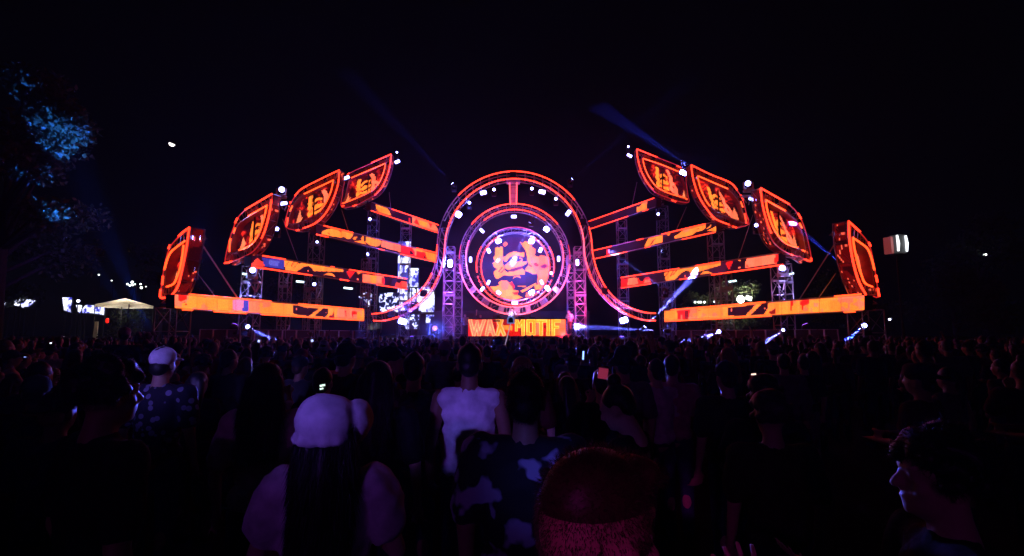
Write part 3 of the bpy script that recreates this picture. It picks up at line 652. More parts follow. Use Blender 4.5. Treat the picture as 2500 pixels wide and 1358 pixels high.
# ------------------------------------------------------------------ round LED screen
cS = lambda p: crop(p, 6.79, 1160, 560)
root = thing('round_screen', 'round LED screen with orange emblem artwork at the heart of the rings', 'led screen', at(1258, 652, 36.9))
sc0 = at(1258, 652, 36.9); rad = (at(1258 + 84, 652, 36.9) - sc0).length
def fn(S, T): return np.array(sc0) + np.stack([(S * 2 - 1) * rad, np.zeros_like(S), (1 - T * 2) * rad], -1)
def navy(P):
    n = vnoise(P[:, 0] / 22, P[:, 1] / 22, 5); out = np.tile(np.array((0.012, 0.003, 0.05)), (len(P), 1))
    out[n > .6] = (0.03, 0.002, 0.05); return out
idt = lambda p: cS(p)
big = emblem(idt)
big[4] = (cS(EMB['e']), OR)
big += [(cS([(1030, 480), (1090, 430), (1150, 440), (1215, 470), (1240, 640), (1215, 770), (1150, 890), (1050, 930), (1025, 860), (1040, 800), (1020, 650), (1000, 570)]), SA),
    (cS([(460, 245), (500, 205), (520, 215), (545, 245), (500, 290), (470, 275)]), (1, .12, .03)), (cS([(1080, 610), (1160, 570), (1205, 610), (1160, 650), (1100, 645)]), (0.25, .01, .1)),
    (cS([(970, 570), (1010, 555), (1055, 590), (1030, 620), (985, 600)]), DR), (cS([(880, 570), (930, 600), (950, 630), (930, 625), (890, 600)]), RD),
    (cS([(245, 945), (330, 950), (400, 930), (390, 880), (440, 850), (520, 845), (560, 890), (600, 870), (640, 930), (620, 1000), (720, 1020), (700, 1090), (790, 1130), (640, 1175), (500, 1150), (400, 1100), (300, 1020)]), OR),
    (cS([(430, 930), (440, 850), (520, 845), (560, 890), (540, 1000), (440, 1010)]), SA), (cS([(560, 900), (610, 870), (660, 950), (630, 1010), (610, 940)]), RD), (cS([(620, 1050), (720, 1030), (700, 1085), (650, 1090)]), RD),
    (cS([(680, 950), (740, 935), (850, 935), (830, 955), (740, 950)]), OR), (cS([(755, 1020), (1010, 890), (1010, 905), (860, 1010), (780, 1050)]), OR),
    (cS([(985, 920), (1130, 920), (1080, 990), (990, 1010)]), OR), (cS([(830, 1130), (850, 1050), (930, 1060), (900, 1130)]), SA),
    (cS([(550, 690), (640, 650), (740, 625), (800, 610), (780, 650), (640, 690)]), (0.18, .005, .02))]
led_grid('screen', root, fn, 116, 116, painter(navy, big), mask=lambda px: np.hypot(px[:, 0] - 1258, px[:, 1] - 652) < 83.5, m=LED_ROUND)
b = MB(); ring_pts = [sc0 + Vector((rad * math.cos(a), 0.06, rad * math.sin(a))) for a in [2 * math.pi * k / 64 for k in range(64)]]
b.add(ring_pts + [p + Vector((0, .35, 0)) for p in ring_pts], [tuple(range(64)), tuple(range(127, 63, -1))] + [(i, i + 64, (i + 1) % 64 + 64, (i + 1) % 64) for i in range(64)]); b.build('housing', DARK, root)

# ------------------------------------------------------------------ stage deck and DJ booth
YB = 32.0
bl = at(1143, 821, YB); br = at(1381, 821, YB); bt = at(1143, 780, YB)
zb0, zb1 = bl.z, bt.z; BX0, BX1 = bl.x, br.x
root = thing('stage_deck', 'black stage deck with skirt under the DJ booth', 'stage deck', (0, 36, 0))
b = MB(); b.box((0.2, 37.2, 0.75), (21, 12.4, 1.5)); b.build('skirt', mat('black_scrim', (0.02, 0.018, 0.02), 0.9, noise=(3, .3)), root)
deckw = 21.0 / 14
for k in range(14):
    b = MB(); b.box((0.2 - 10.5 + deckw * (k + .5), 37.2, 1.55), (deckw - 0.02, 12.4, 0.1)); b.build('deck_panel', DARK, root)
b = MB(); b.box(((BX0 + BX1) / 2, YB + 1.6, (1.6 + zb0 + 0.12) / 2), (BX1 - BX0 + 1, 3.0, zb0 + 0.12 - 1.6)); b.build('riser', DARK, root)
bd = thing('beam_stop_drape', 'low black drape added behind the DJ booth to stop a beam', 'drape', (0, 38.2, 1.6))  # added only to end the flat beam behind the booth
for k in range(8):
    b = MB(); b.box((-5.25 + k * 1.5, 38.2, 2.65), (1.47, .06, 2.1)); b.build('beam_stop_panel', DARK, bd)
root = thing('dj_booth', 'DJ booth with a glowing red and orange LED front showing bold letters', 'dj booth', ((BX0 + BX1) / 2, YB + 0.5, zb0))
cB = lambda p: crop(p, 8.333, 1110, 740)
def booth_base(P):
    n = vnoise(P[:, 0] / 14, P[:, 1] / 14, 31); out = np.tile(np.array((0.75, 0.012, 0.006)), (len(P), 1)); out[n < .35] = (0.4, 0.004, 0.006); return out
YL = (1.3, 0.62, 0.10); CR = (1.3, 0.50, 0.2); GO = (1.2, 0.34, 0.012); SL = (1.0, 0.20, 0.11)
LET = []
def letter(outer, fill, edge=CR, holes=(), grow=0.84):
    LET.append((cB(outer), edge))
    cx = sum(p[0] for p in outer) / len(outer); cy_ = sum(p[1] for p in outer) / len(outer)
    return
def stroke(pts, w, c):
    for (x0, y0), (x1, y1) in zip(pts[:-1], pts[1:]):
        dx, dy = x1 - x0, y1 - y0; l = math.hypot(dx, dy); nx, ny = -dy / l * w / 2, dx / l * w / 2; ex, ey = dx / l * w * .3, dy / l * w * .3
        LET.append((cB([(x0 + nx - ex, y0 + ny - ey), (x1 + nx + ex, y1 + ny + ey), (x1 - nx + ex, y1 - ny + ey), (x0 - nx - ex, y0 - ny - ey)]), c))
T0, T1 = 345, 645
# salmon haze behind the first word, orange block at the far end
LET += [(cB([(300, T0), (760, T0), (830, 655), (350, 655)]), (1.0, .09, .05)), (cB([(1990, 335), (2255, 335), (2255, 660), (1990, 660)]), (1.2, .16, .03)), (cB([(2150, 340), (2240, 340), (2235, 500), (2130, 500)]), SA), (cB([(1660, 400), (1800, 400), (1800, 650), (1640, 650)]), SA)]
LET += [(cB([(850, 380), (900, 350), (960, 420), (1020, 480), (1010, 560), (900, 640), (860, 560)]), (1, .1, .02)), (cB([(980, 450), (1180, 460), (1170, 560), (990, 540)]), OR)]
for pts, w, c1, c2 in (
    ([(315, T0), (390, T1), (455, 430), (500, T1), (600, T0)], 74, CR, SL), ([(455, 370), (470, 430)], 60, CR, SL),
    ([(650, T1), (715, T0), (795, T1)], 76, CR, SL), ([(680, 575), (770, 575)], 56, CR, SL),
    ([(875, T0), (1005, T1)], 82, CR, GO), ([(955, T0), (870, T1)], 82, CR, GO),
    ([(1255, 400), (1255, 560)], 60, YL, GO), ([(1265, T0), (1310, 480), (1385, T0)], 66, YL, GO), ([(1393, T0), (1393, T1)], 74, YL, GO),
    ([(1495, 370), (1495, 625)], 74, YL, GO), ([(1610, 370), (1610, 625)], 74, YL, GO), ([(1480, 365), (1625, 365)], 60, YL, GO), ([(1480, 630), (1625, 630)], 60, YL, GO),
    ([(1668, 368), (1845, 368)], 62, YL, GO), ([(1757, 368), (1757, T1)], 76, YL, GO),
    ([(1905, T0), (1905, T1)], 80, YL, GO),
    ([(2005, T0), (2005, T1)], 72, YL, GO), ([(2005, 366), (2140, 366)], 60, YL, GO), ([(2005, 495), (2110, 495)], 58, YL, GO)):
    stroke(pts, w, c1)
    LET.append(('fill', pts, w, c2))
final = [x for x in LET if x[0] != 'fill']
fills = [x for x in LET if x[0] == 'fill']; LET = []
for _, pts, w, c2 in fills: stroke(pts, w * 0.45, c2)
final += LET
def fn(S, T): return np.stack([BX0 + (BX1 - BX0) * S, np.full_like(S, YB), zb1 + (zb0 - zb1) * T], -1)
led_grid('screen', root, fn, 240, 42, painter(booth_base, final))
b = MB(); b.box(((BX0 + BX1) / 2, YB + 0.45, (zb0 + zb1) / 2), (BX1 - BX0 + 0.1, 0.8, zb1 - zb0 + 0.02)); b.build('cabinet', DARK, root)
b = MB(); b.box(((BX0 + BX1) / 2, YB + 0.45, zb1 + 0.035), (BX1 - BX0 + 0.2, 0.9, 0.05)); b.build('table_top', DARK, root)
for k, dx in enumerate((-1.2, -.45, .3, 1.0)):
    b = MB(); b.rbox(((BX0 + BX1) / 2 + dx, YB + 0.5, zb1 + 0.12), (0.42, 0.45, 0.1), bev=.15); b.build('deck_player', DARK, root)

# ================================================================== truss towers
for args in (
    (424, 753, 21.9, 0.95, 'truss tower under the lowest fascia tip on the wing towards the white tent'),
    (617, 651, 25.7, 0.72, 'blue lit truss tower under the second lowest fascia tip towards the white tent'),
    (698, 664, 27.8, 0.5, 'slim truss tower between the blue lit tower and the red lit one'),
    (765, 672, 29.5, 0.72, 'red lit truss tower behind the lowest fascia towards the white tent'),
    (774, 572, 31.2, 0.75, 'truss tower under the third lowest fascia tip towards the white tent'),
    (895, 634, 34.5, 0.55, 'truss tower behind the end of the lowest fascia towards the white tent'),
    (913, 514, 37.2, 0.7, 'truss tower under the topmost fascia tip towards the white tent'),
    (992, 546, 40.3, 0.72, 'violet truss tower under the topmost fascia beside the blue white video wall'),
    (1098, 604, 34.4, 0.72, 'violet truss tower beside the middle ring on the video wall side'),
    (1120, 625, 36.6, 0.55, 'rear truss tower beside the middle ring on the video wall side'),
    (1414, 604, 34.4, 0.72, 'violet truss tower beside the middle ring on the floodlit tree side'),
    (1393, 625, 36.6, 0.55, 'rear truss tower beside the middle ring on the floodlit tree side'),
    (1517, 538, 40.3, 0.72, 'violet truss tower under the topmost fascia next to the arch on the mast side'),
    (1616, 506, 37.3, 0.7, 'truss tower under the topmost fascia tip towards the lantern mast'),
    (1632, 664, 34.3, 0.6, 'truss tower at the start of the lowest fascia towards the lantern mast'),
    (1746, 568, 31.2, 0.75, 'truss tower under the third lowest fascia tip towards the lantern mast'),
    (1765, 670, 29.1, 0.72, 'red lit truss tower behind the lowest fascia in front of the floodlit tree'),
    (1906, 646, 25.7, 0.72, 'violet lit truss tower under the second lowest fascia tip towards the lantern mast'),
    (2112, 758, 21.9, 0.95, 'truss tower under the lowest fascia tip towards the lantern mast')):
    tower(*args, group='truss towers of the stage')
# header trusses from the ring towers to the arch
for s, u0, u1, lab in ((-1, 1088, 1112, 'video wall side'), (1, 1424, 1400, 'floodlit tree side')):
    a = at(u0, 598, 34.0); c_ = at(u1, 625, 36.6)
    root = thing('header_truss', f'short violet header truss running back from the arch, {lab}', 'truss', a, 'header trusses beside the rings')
    off = Vector((0, 0, -0.5))
    for o in (Vector(), off): strut('chord', root, a + o, c_ + o, 0.035)
    lc = MB()
    for k in range(6):
        t0, t1 = k / 6, (k + 1) / 6; lc.bar(a.lerp(c_, t0) + (off if k % 2 else Vector()), a.lerp(c_, t1) + (Vector() if k % 2 else off), 0.02, 4)
    lc.build('lacing', STEEL, root)
# slanting stays from the leaves down to the fascias
for key, u0, v0, bk_, u1, r, lab in (
    ('L1', 487, 588, 'L1', 580, 0.035, 'thick pale'), ('L1', 476, 660, 'L1', 525, 0.016, 'thin'), ('L2', 690, 535, 'L2', 727, 0.014, 'thin dark'), ('L3', 834, 512, 'L3', 851, 0.012, 'thin dark'), ('L4', 950, 470, 'L4', 954, 0.014, 'thin red lit'),
    ('R1', 2040, 592, 'R1', 1953, 0.028, 'thick pale'), ('R1', 2040, 668, 'R1', 2000, 0.016, 'thin'), ('R2', 1838, 525, 'R2', 1803, 0.014, 'thin dark'), ('R3', 1676, 505, 'R3', 1650, 0.012, 'thin dark'), ('R4', 1555, 445, 'R4', 1543, 0.014, 'thin red lit')):
    P0, n, depth = LEAFDATA[key]; a = on_plane(u0, v0, P0 - n * depth, n); c_ = bar_pt(bk_, u1, 0) + Vector((0, .1, 0))
    b = MB(); b.bar(a, c_, r, 6)
    tag(b.build('support_stay', CASE if r > .02 else STEEL), f'{lab} slanting stay from the {ORD[int(key[1])]} leaf screen, {"tent" if key[0] == "L" else "mast"} side', 'stay', 'stays of the leaf screens')

# ================================================================== light fixtures
def strobe(u, v, Y, w, h, ang, label, m=STROBE, group='strobe lights on the stage'):
    """w, h in photo pixels; housing with yoke and a lit face towards the crowd"""
    p = at(u, v, Y); s = Y / F * .9; W, H = w * s, h * s
    root = thing('strobe_light', label, 'strobe light', p, group)
    M = Matrix.Rotation(R(-ang), 3, 'Y')
    b = MB(); b.rbox(p, (W, 0.03, H), M, 0.16); b.build('lit_face', m, root)
    b = MB(); b.rbox(p + Vector((0, 0.12, 0)), (W * 1.1 + .03, 0.2, H * 1.12 + .03), M, 0.12); b.build('housing', DARK, root)
    b = MB()
    for sx in (-1, 1): b.bar(p + M @ Vector((sx * W * .58, .1, 0)), p + M @ Vector((sx * W * .5, .42, 0)), 0.018, 5)
    b.bar(p + M @ Vector((-W * .5, .42, 0)), p + M @ Vector((W * .5, .42, 0)), 0.018, 5); b.build('yoke', DARK, root)
    if m is STROBE_HOT:
        ld = bpy.data.lights.new('glow', 'SPOT'); ld.energy = 4500; ld.spot_size = R(165); ld.spot_blend = .6; ld.color = (.07, .10, 1.0); ld.shadow_soft_size = .05
        lo = bpy.data.objects.new('glow', ld); C.objects.link(lo); lo.parent = root; lo.location = (0, -.12, 0); lo.rotation_euler = (R(90), 0, 0)
    return root
def clock(u, v, cu, cv):
    a = math.degrees(math.atan2(u - cu, cv - v)) % 360; h = int(round(a / 30)) % 12
    return ['twelve', 'one', 'two', 'three', 'four', 'five', 'six', 'seven', 'eight', 'nine', 'ten', 'eleven'][h]
for u, v, w, h, a, hot in ((1180, 470.6, 17, 11, -14, 0), (1323.5, 468.6, 18, 11, 14, 0), (1119.6, 524, 15, 15, -55, 1), (1387.4, 520.3, 10, 17, 35, 0)):
    strobe(u, v, 33.7, w, h, -a, f"white strobe light at {clock(u, v, 1256, 607)} o'clock inside the great arch", STROBE_HOT if hot else STROBE)
for u, v, w, h, hot, s in ((1098.7, 643.6, 11, 19, 1, 'video wall side'), (1409.7, 641, 8, 16, 0, 'floodlit tree side')):
    strobe(u, v, 33.9, w, h, 0, f'upright strobe light on the ring tower, {s}', STROBE_HOT if hot else STROBE)
for u, v, w, h, a, hot in ((1254.5, 529, 14, 8, 0, 0), (1176.6, 563.4, 7, 14, -45, 0), (1334.4, 559.8, 14, 12, 40, 1), (1148.8, 634, 7, 14, 0, 0), (1363.9, 632, 7, 14, 0, 0),
                           (1177.6, 705.6, 7, 14, 40, 0), (1336.7, 704.3, 9, 14, -40, 1), (1257, 739.8, 16, 8, 0, 0)):
    strobe(u, v, 34.8, w, h, -a, f"white strobe light at {clock(u, v, 1256, 633)} o'clock on the middle ring", STROBE_HOT if hot else STROBE)
for u, v, w, h, a, hot in ((1216.7, 589, 14, 11, -20, 1), (1298, 589, 14, 11, 20, 1), (1193, 612.5, 9, 14, -25, 0), (1319.5, 610.5, 9, 14, 25, 0),
                           (1192.5, 690, 7, 13, 25, 0), (1322.5, 689.4, 7, 13, -25, 0), (1217.4, 714.9, 12, 9, 35, 0), (1298, 713.9, 15, 10, -25, 1)):
    strobe(u, v, 36.0, w, h, -a, f"white strobe light at {clock(u, v, 1258, 652)} o'clock around the round screen", STROBE_HOT if hot else STROBE)
for u, v, Y, w, h, a, hot, lab in (
    (481, 580, 21.6, 26, 12, 4, 1, 'bright strobe on the lowest leaf screen towards the white tent'),
    (693, 497, 25.4, 18, 8, 10, 0, 'strobe under the white moving light on the wing towards the white tent'),
    (846, 434, 31.2, 16, 8, 20, 0, 'strobe between the two upper leaf screens towards the white tent'),
    (970, 395, 36.9, 14, 8, 25, 0, 'strobe beside the highest leaf screen towards the white tent'),
    (1537, 380, 36.9, 14, 7, -30, 0, 'strobe beside the highest leaf screen towards the lantern mast'),
    (1668, 422, 31.5, 19, 12, -25, 1, 'bright strobe between the two upper leaf screens towards the lantern mast'),
    (1837, 487, 25.4, 20, 7, -18, 0, 'strobe under the white moving light on the wing towards the lantern mast'),
    (2050, 571, 21.6, 25, 11, -5, 0, 'strobe on the lowest leaf screen towards the lantern mast'),
    (983, 785, 32.9, 22, 14, -15, 1, 'bright floor strobe below the arch foot on the video wall side'),
    (1523, 782, 32.9, 20, 14, 18, 1, 'bright floor strobe below the arch foot on the mast side')):
    strobe(u, v, Y, w, h, a, lab, STROBE_HOT if hot else STROBE)
for u, v, Y, w, a, lab in ((733, 688, 30, 22, -6, 'pale light tube above the red tower towards the white tent'), (850, 704, 32, 24, -6, 'pale light tube over the end of the lowest fascia towards the white tent'),
                           (596, 669, 25.6, 15, -8, 'pale light tube beside the blue lit tower'), (1788, 687, 30, 22, 8, 'pale light tube above the floodlit tree'), (1931, 669, 25.6, 16, 14, 'pale light tube beside the violet lit tower')):
    strobe(u, v, Y, w, 4.6, a, lab, STROBE_TUBE, 'light tubes on the wings')

BEAM = (0.22, 0.18, 1.0)
def moving_head(u, v, Y, target=None, W=0.0, size=5.0, label='', rad=0.11, lens=None, m=DARK, stand=True, col=BEAM, blend=0.35):
    """moving light: base, yoke, head and lens; the head points at the target and may carry a beam"""
    p = at(u, v, Y); root = thing('moving_light', label, 'stage light', p, 'moving lights on the stage')
    t = Vector(target) if target is not None else Vector((CAM.x, CAM.y, CAM.z + 2))
    d = (t - p).normalized()
    q = d.to_track_quat('Z', 'Y').to_matrix()
    b = MB(); back = p - d * 0.42
    b.tube([back, back + d * .06, p - d * .1, p - d * .015], [rad * .8, rad * 1.25, rad * 1.35, rad * 1.2], 12); b.build('head', m, root, True)
    b = MB(); b.tube([p - d * .02, p], [rad, rad * 0.98], 14); b.build('lens', lens or LENS, root)
    c = p - d * 0.2; side = Vector((1, 0, 0)) if abs(d.x) < .8 else Vector((0, 1, 0))
    b = MB()
    for s in (-1, 1):
        b.box(c + side * s * rad * 1.7 + Vector((0, 0, -.12)), (0.05, 0.12, 0.34)); 
    b.box(c + Vector((0, 0, -.29)), (rad * 3.7 if side.x else .12, .12 if side.x else rad * 3.7, .06)); b.build('yoke', m, root)
    b = MB(); b.rbox(c + Vector((0, 0, -.4)), (rad * 3.2, rad * 2.6, .16), None, .15); b.build('base', m, root)
    if W > 0:
        ld = bpy.data.lights.new('beam', 'SPOT'); ld.energy = W; ld.spot_size = R(size); ld.spot_blend = blend; ld.color = col; ld.shadow_soft_size = 0.0
        lo = bpy.data.objects.new('beam', ld); C.objects.link(lo); lo.parent = root; lo.location = d * 0.05
        lo.rotation_euler = d.to_track_quat('-Z', 'Y').to_euler()
    return root
BW = 3200000.0
HEADS = [
 # u, v, Y, target, W, size, label
 (1293.6, 543, 34.9, at(1256, 632, 36.8), BW * .05, 9, "moving light at one o'clock on the middle ring throwing a beam across the screen"),
 (1168, 668, 35.6, at(1212, 638, 36.8), BW * .03, 7, "moving light at nine o'clock on the inner ring throwing a short beam"),
 (1346, 667, 35.6, None, 0, 5, "moving light at three o'clock on the inner ring"),
 (1146, 495, 33.9, None, 0, 5, "moving light at eleven o'clock inside the great arch, lower one"),
 (1206, 463, 33.9, None, 0, 5, "moving light at eleven o'clock inside the great arch, beside the crown"),
 (1298.6, 460.6, 33.9, None, 0, 5, "moving light at one o'clock inside the great arch, beside the crown"),
 (1357, 485.5, 33.9, None, 0, 5, "moving light at one o'clock inside the great arch, lower one"),
 (1575, 798, 31.5, bar_pt('R2', 1692, 1), BW * 2.6, 6.5, 'floor moving light below the arch foot throwing a wide violet beam upwards'),
 (1622, 808, 29.5, at(1400, 797, 34.5), BW * 2.4, 4.5, 'floor moving light throwing a flat violet beam across towards the DJ booth'),
 (1620, 706, 31.5, bar_pt('R3', 1500, 1), BW * .5, 3.2, 'moving light on the tower below the second lowest fascia towards the lantern mast'),
 (1616, 613, 36.5, at(1560, 606, 37.5), BW * .2, 4, 'moving light on the tower above the second lowest fascia towards the lantern mast'),
 (1755, 810, 26.5, at(1725, 822, 24.5), BW * 1.5, 5, 'floor moving light in front of the lowest fascia towards the lantern mast'),
 (2110, 795, 21.4, at(2010, 880, 18.5), BW * 2.0, 5, 'floor moving light under the lowest mast side leaf screen, its blue beam pointing down'),
 (1912, 806, 25.0, at(1880, 828, 23.5), BW * 1.0, 4, 'small floor moving light under the lowest fascia towards the lantern mast'),
 (2060, 650, 22.0, at(1952, 560, 25.2), BW * .5, 4, 'moving light behind the lowest mast side leaf screen throwing a blue beam up'),
 (605, 798, 24.2, at(650, 822, 23.2), BW * 1.0, 5, 'floor moving light under the lowest fascia towards the white tent'),
 (474, 657, 22.2, None, 0, 5, 'moving light behind the lowest leaf screen towards the white tent'),
 (676, 559, 26.1, None, 0, 5, 'moving light below the second lowest leaf screen towards the white tent'),
 (898, 621, 34.4, at(960, 605, 33.4), BW * .008, 3, 'moving light below the third lowest fascia towards the white tent'),
 (774, 591, 30.7, None, 0, 5, 'small moving light below the third lowest fascia tip towards the white tent'),
 (903, 535, 36.7, None, 0, 5, 'moving light below the topmost fascia tip towards the white tent'),
 (767, 694, 29.8, None, 0, 5, 'moving light over the red lit tower towards the white tent'),
 (969, 372, 37.4, None, 0, 5, 'small moving light above the highest leaf screen towards the white tent'),
 (1534, 358, 37.4, None, 0, 5, 'small moving light above the highest leaf screen towards the lantern mast'),
 (1664, 394, 32.0, at(1560, 325, 34.0), BW * .10, 9, 'moving light above the bright mast side strobe throwing a blue beam up'),
 (1607, 523, 36.8, None, 0, 5, 'moving light below the topmost fascia tip towards the lantern mast'),
 (1847, 550, 25.9, None, 0, 5, 'moving light below the second lowest leaf screen towards the lantern mast'),
 (1104, 448, 34.2, at(840, 170, 31.0), BW * .02, 8, 'moving light on the arch shoulder, video wall side, sending a faint beam skyward'),
 (1397, 437, 34.2, at(1560, 300, 33.0), BW * .012, 7, 'moving light on the arch shoulder, mast side, sending a faint beam skyward'),
]
for u, v, Y, t, W, sz, lab in HEADS:
    small = 'small' in lab
    moving_head(u, v, Y, t, W, sz, lab, rad=0.07 if small else 0.1, lens=LENS, col=(.05, .08, 1.0) if ('blue beam' in lab or 'skyward' in lab) else BEAM)
# white cased moving lights on brackets at the wing tips
for u, v, Y, tgt, lab in ((688, 463, 25.3, at(720, 470, 20), 'white cased moving light on a bracket by the tent side second lowest leaf'),
                          (1826, 448, 25.3, at(1800, 470, 20), 'white cased moving light on a bracket by the mast side second lowest leaf'),
                          (617, 660, 25.0, at(640, 700, 20), 'white cased moving light on the blue lit tower'), (1910, 655, 25.0, at(1890, 700, 20), 'white cased moving light on the violet lit tower')):
    r_ = moving_head(u, v, Y, tgt, 0, 5, lab, rad=0.14, m=CASE)
    p = r_.location; b = MB()
    b.box(p + Vector((0, 0.25, -.62)), (0.55, 0.4, 0.05)); b.bar(p + Vector((-.22, .25, -.62)), p + Vector((.0, .25, -1.0)), 0.03); b.bar(p + Vector((.22, .25, -.62)), p + Vector((.1, .25, -1.1)), 0.03)
    b.build('bracket', CASE, r_)
# violet and blue wash lights standing on the deck, washing the rings and towers
WASH = mat('wash_lens', (0.5, 0.3, 0.8), 0.3, emit=(0.45, 0.12, 1.0), es=4.0)
def wash(x, y, z, tgt, W, size, col, label):
    p = Vector((x, y, z)); root = thing('wash_light', label, 'stage light', p, 'wash lights on the deck'); d = (Vector(tgt) - p).normalized()
    b = MB(); b.tube([p - d * .3, p - d * .2, p - d * .02], [.1, .17, .18], 12); b.build('head', DARK, root, True)
    b = MB(); b.tube([p - d * .02, p], [.15, .15], 14); b.build('lens', WASH, root)
    b = MB()
    for s in (-1, 1): b.box(p - d * .15 + Vector((s * .2, 0, -.12)), (.04, .1, .3))
    b.box(p - d * .15 + Vector((0, 0, -.29)), (.46, .3, .1)); b.build('yoke', DARK, root)
    ld = bpy.data.lights.new('beam', 'SPOT'); ld.energy = W; ld.spot_size = R(size); ld.spot_blend = .8; ld.color = col; ld.shadow_soft_size = 0.12
    lo = bpy.data.objects.new('beam', ld); C.objects.link(lo); lo.parent = root; lo.location = d * 0.04; lo.rotation_euler = d.to_track_quat('-Z', 'Y').to_euler()
VIO = (0.5, 0.1, 1.0); MAG = (1.0, 0.08, 0.55); BLU = (0.06, 0.08, 1.0)
for x, y, z, t, W, s, c, lab in (
    (-3.9, 31.6, 1.75, (-4.3, 34.6, 8), 5000, 75, VIO, 'violet wash light at the deck edge on the video wall side'), (4.3, 31.6, 1.75, (4.4, 34.6, 8), 4500, 75, MAG, 'magenta wash light at the deck edge on the floodlit tree side'),
    (-.9, 32.2, 3.1, (0.2, 33.4, 3.5), 260, 100, (.9, .45, 1.0), 'small violet wash light added on the booth to brighten the DJ'), (1.9, 33.9, 2.05, (0.2, 34.8, 4.2), 700, 110, (1.0, .12, .4), 'pink wash light under the middle ring'),  # booth light added to brighten the DJ
    (-4.9, 31.4, 2.3, (-2.0, 12.0, 1.6), 40000, 14, (.08, .11, 1.0), 'blue wash light on the deck corner on the video wall side'),
    (3.4, 31.5, 1.75, (3.2, 34.5, 3.2), 1100, 100, (1.0, .015, .03), 'red wash light added at the deck edge for a red glow by the booth end'),  # added for the red glow in the smoke beside the booth
    (-6.8, 33.4, 1.75, (-7.6, 35, 9), 6000, 60, VIO, 'violet wash light below the arch foot on the video wall side'), (7.4, 33.4, 1.75, (7.6, 35, 9), 6000, 60, MAG, 'magenta wash light below the arch foot on the mast side'),
    (-13.8, 24.6, 2.4, (-13.3, 25.9, 5.2), 2200, 60, (.3, .3, 1.0), 'blue wash light at the foot of the blue lit tower'), (14.6, 24.6, 2.4, (14.0, 25.9, 5.2), 1500, 60, (.4, .3, 1.0), 'violet wash light at the foot of the violet lit tower')):
    wash(x, y, z, t, W, s, c, lab)

# ================================================================== blue white video wall behind the wing
def bluewhite(P):
    n = vnoise(P[:, 0] / 9, P[:, 1] / 9, 41) * .6 + vnoise(P[:, 0] / 3.5, P[:, 1] / 3.5, 42) * .4
    out = np.tile(np.array((0.75, 0.78, 1.0)), (len(P), 1)); out[n < .45] = (0.35, 0.36, 0.95); out[n < .33] = (0.03, 0.03, 0.3); out[np.floor(P[:, 1] / 2.4) % 4 == 0] *= 0.8
    return out
def busy(P):
    n = vnoise(P[:, 0] / 6, P[:, 1] / 8, 51) * .6 + vnoise(P[:, 0] / 2.5, P[:, 1] / 3, 52) * .4
    out = np.tile(np.array((0.004, 0.004, 0.03)), (len(P), 1)); out[n > .55] = (0.5, 0.52, 1.0); out[n > .68] = (0.8, 0.85, 1.0); return out
def wall_screen(u0, v0, u1, v1, Y, color, label, poly=None, nu=40, nv=36, base=True, m=None):
    a = at(u0, v0, Y); c_ = at(u1, v1, Y)
    root = thing('video_screen', label, 'led screen', ((a.x + c_.x) / 2, Y + .2, c_.z), 'blue white screens behind the crowd')
    z1, z0 = a.z, c_.z
    def fn(S, T): return np.stack([a.x + (c_.x - a.x) * S, np.full_like(S, Y), z1 + (z0 - z1) * T], -1)
    led_grid('screen', root, fn, nu, nv, color, mask=(lambda px: inpoly(px, poly)) if poly else None, m=m or LED_WHITE)
    b = MB(); b.box(((a.x + c_.x) / 2, Y + .2, (z0 + z1) / 2), (c_.x - a.x + .1, .3, z1 - z0 + .1)); b.build('cabinet', DARK, root)
    for x in (a.x + .2, c_.x - .2): strut('post', root, (x, Y + .25, 0), (x, Y + .25, z1), 0.06, DARK)
    return root
cV = lambda p: crop(p, 5.224, 860, 580)
wall_screen(997, 655, 1060, 765, 47, bluewhite, 'big blue white video wall seen through the arch leg', cV([(735, 640), (820, 660), (860, 640), (960, 630), (1020, 650), (1045, 720), (1045, 955), (850, 940), (840, 830), (720, 810)]))
wall_screen(1000, 655, 1021, 700, 46, bluewhite, 'tall blue white banner screen with fine lines beside the violet tower', None, 14, 30)
wall_screen(973, 590, 999, 758, 49, lambda P: np.where((vnoise(P[:, 0] / 5, P[:, 1] / 12, 61) > .42)[:, None], np.array((.7, .72, 1.0)), np.array((.06, .06, .4))), 'slim tall blue white screen behind the violet tower', None, 16, 60)
wall_screen(872, 700, 915, 752, 47, busy, 'heart shaped patch of a blue white screen below the second lowest fascia', cV([(80, 760), (160, 700), (230, 700), (280, 760), (240, 860), (190, 895), (110, 850)]), 30, 36)
wall_screen(926, 715, 972, 762, 48, busy, 'speckled blue white screen between the fascias and the slim tall screen', None, 36, 36)
wall_screen(990, 768, 1022, 803, 46, busy, 'small blue white screen below the arch foot', None, 26, 26)
wall_screen(1040, 768, 1060, 790, 45, bluewhite, 'small bright panel between the arch leg and the ring tower', cV([(945, 985), (1040, 990), (1040, 1010), (1000, 1015), (995, 1090), (940, 1090)]), 20, 20)
wall_screen(896, 789, 928, 805, 40, lambda P: np.where((vnoise(P[:, 0] / 6, P[:, 1] / 6, 71) > .5)[:, None], np.array((.05, .05, .05)), np.array((.012, .012, .012))), 'dim grey monitor screen under the end of the lowest fascia', None, 20, 12)
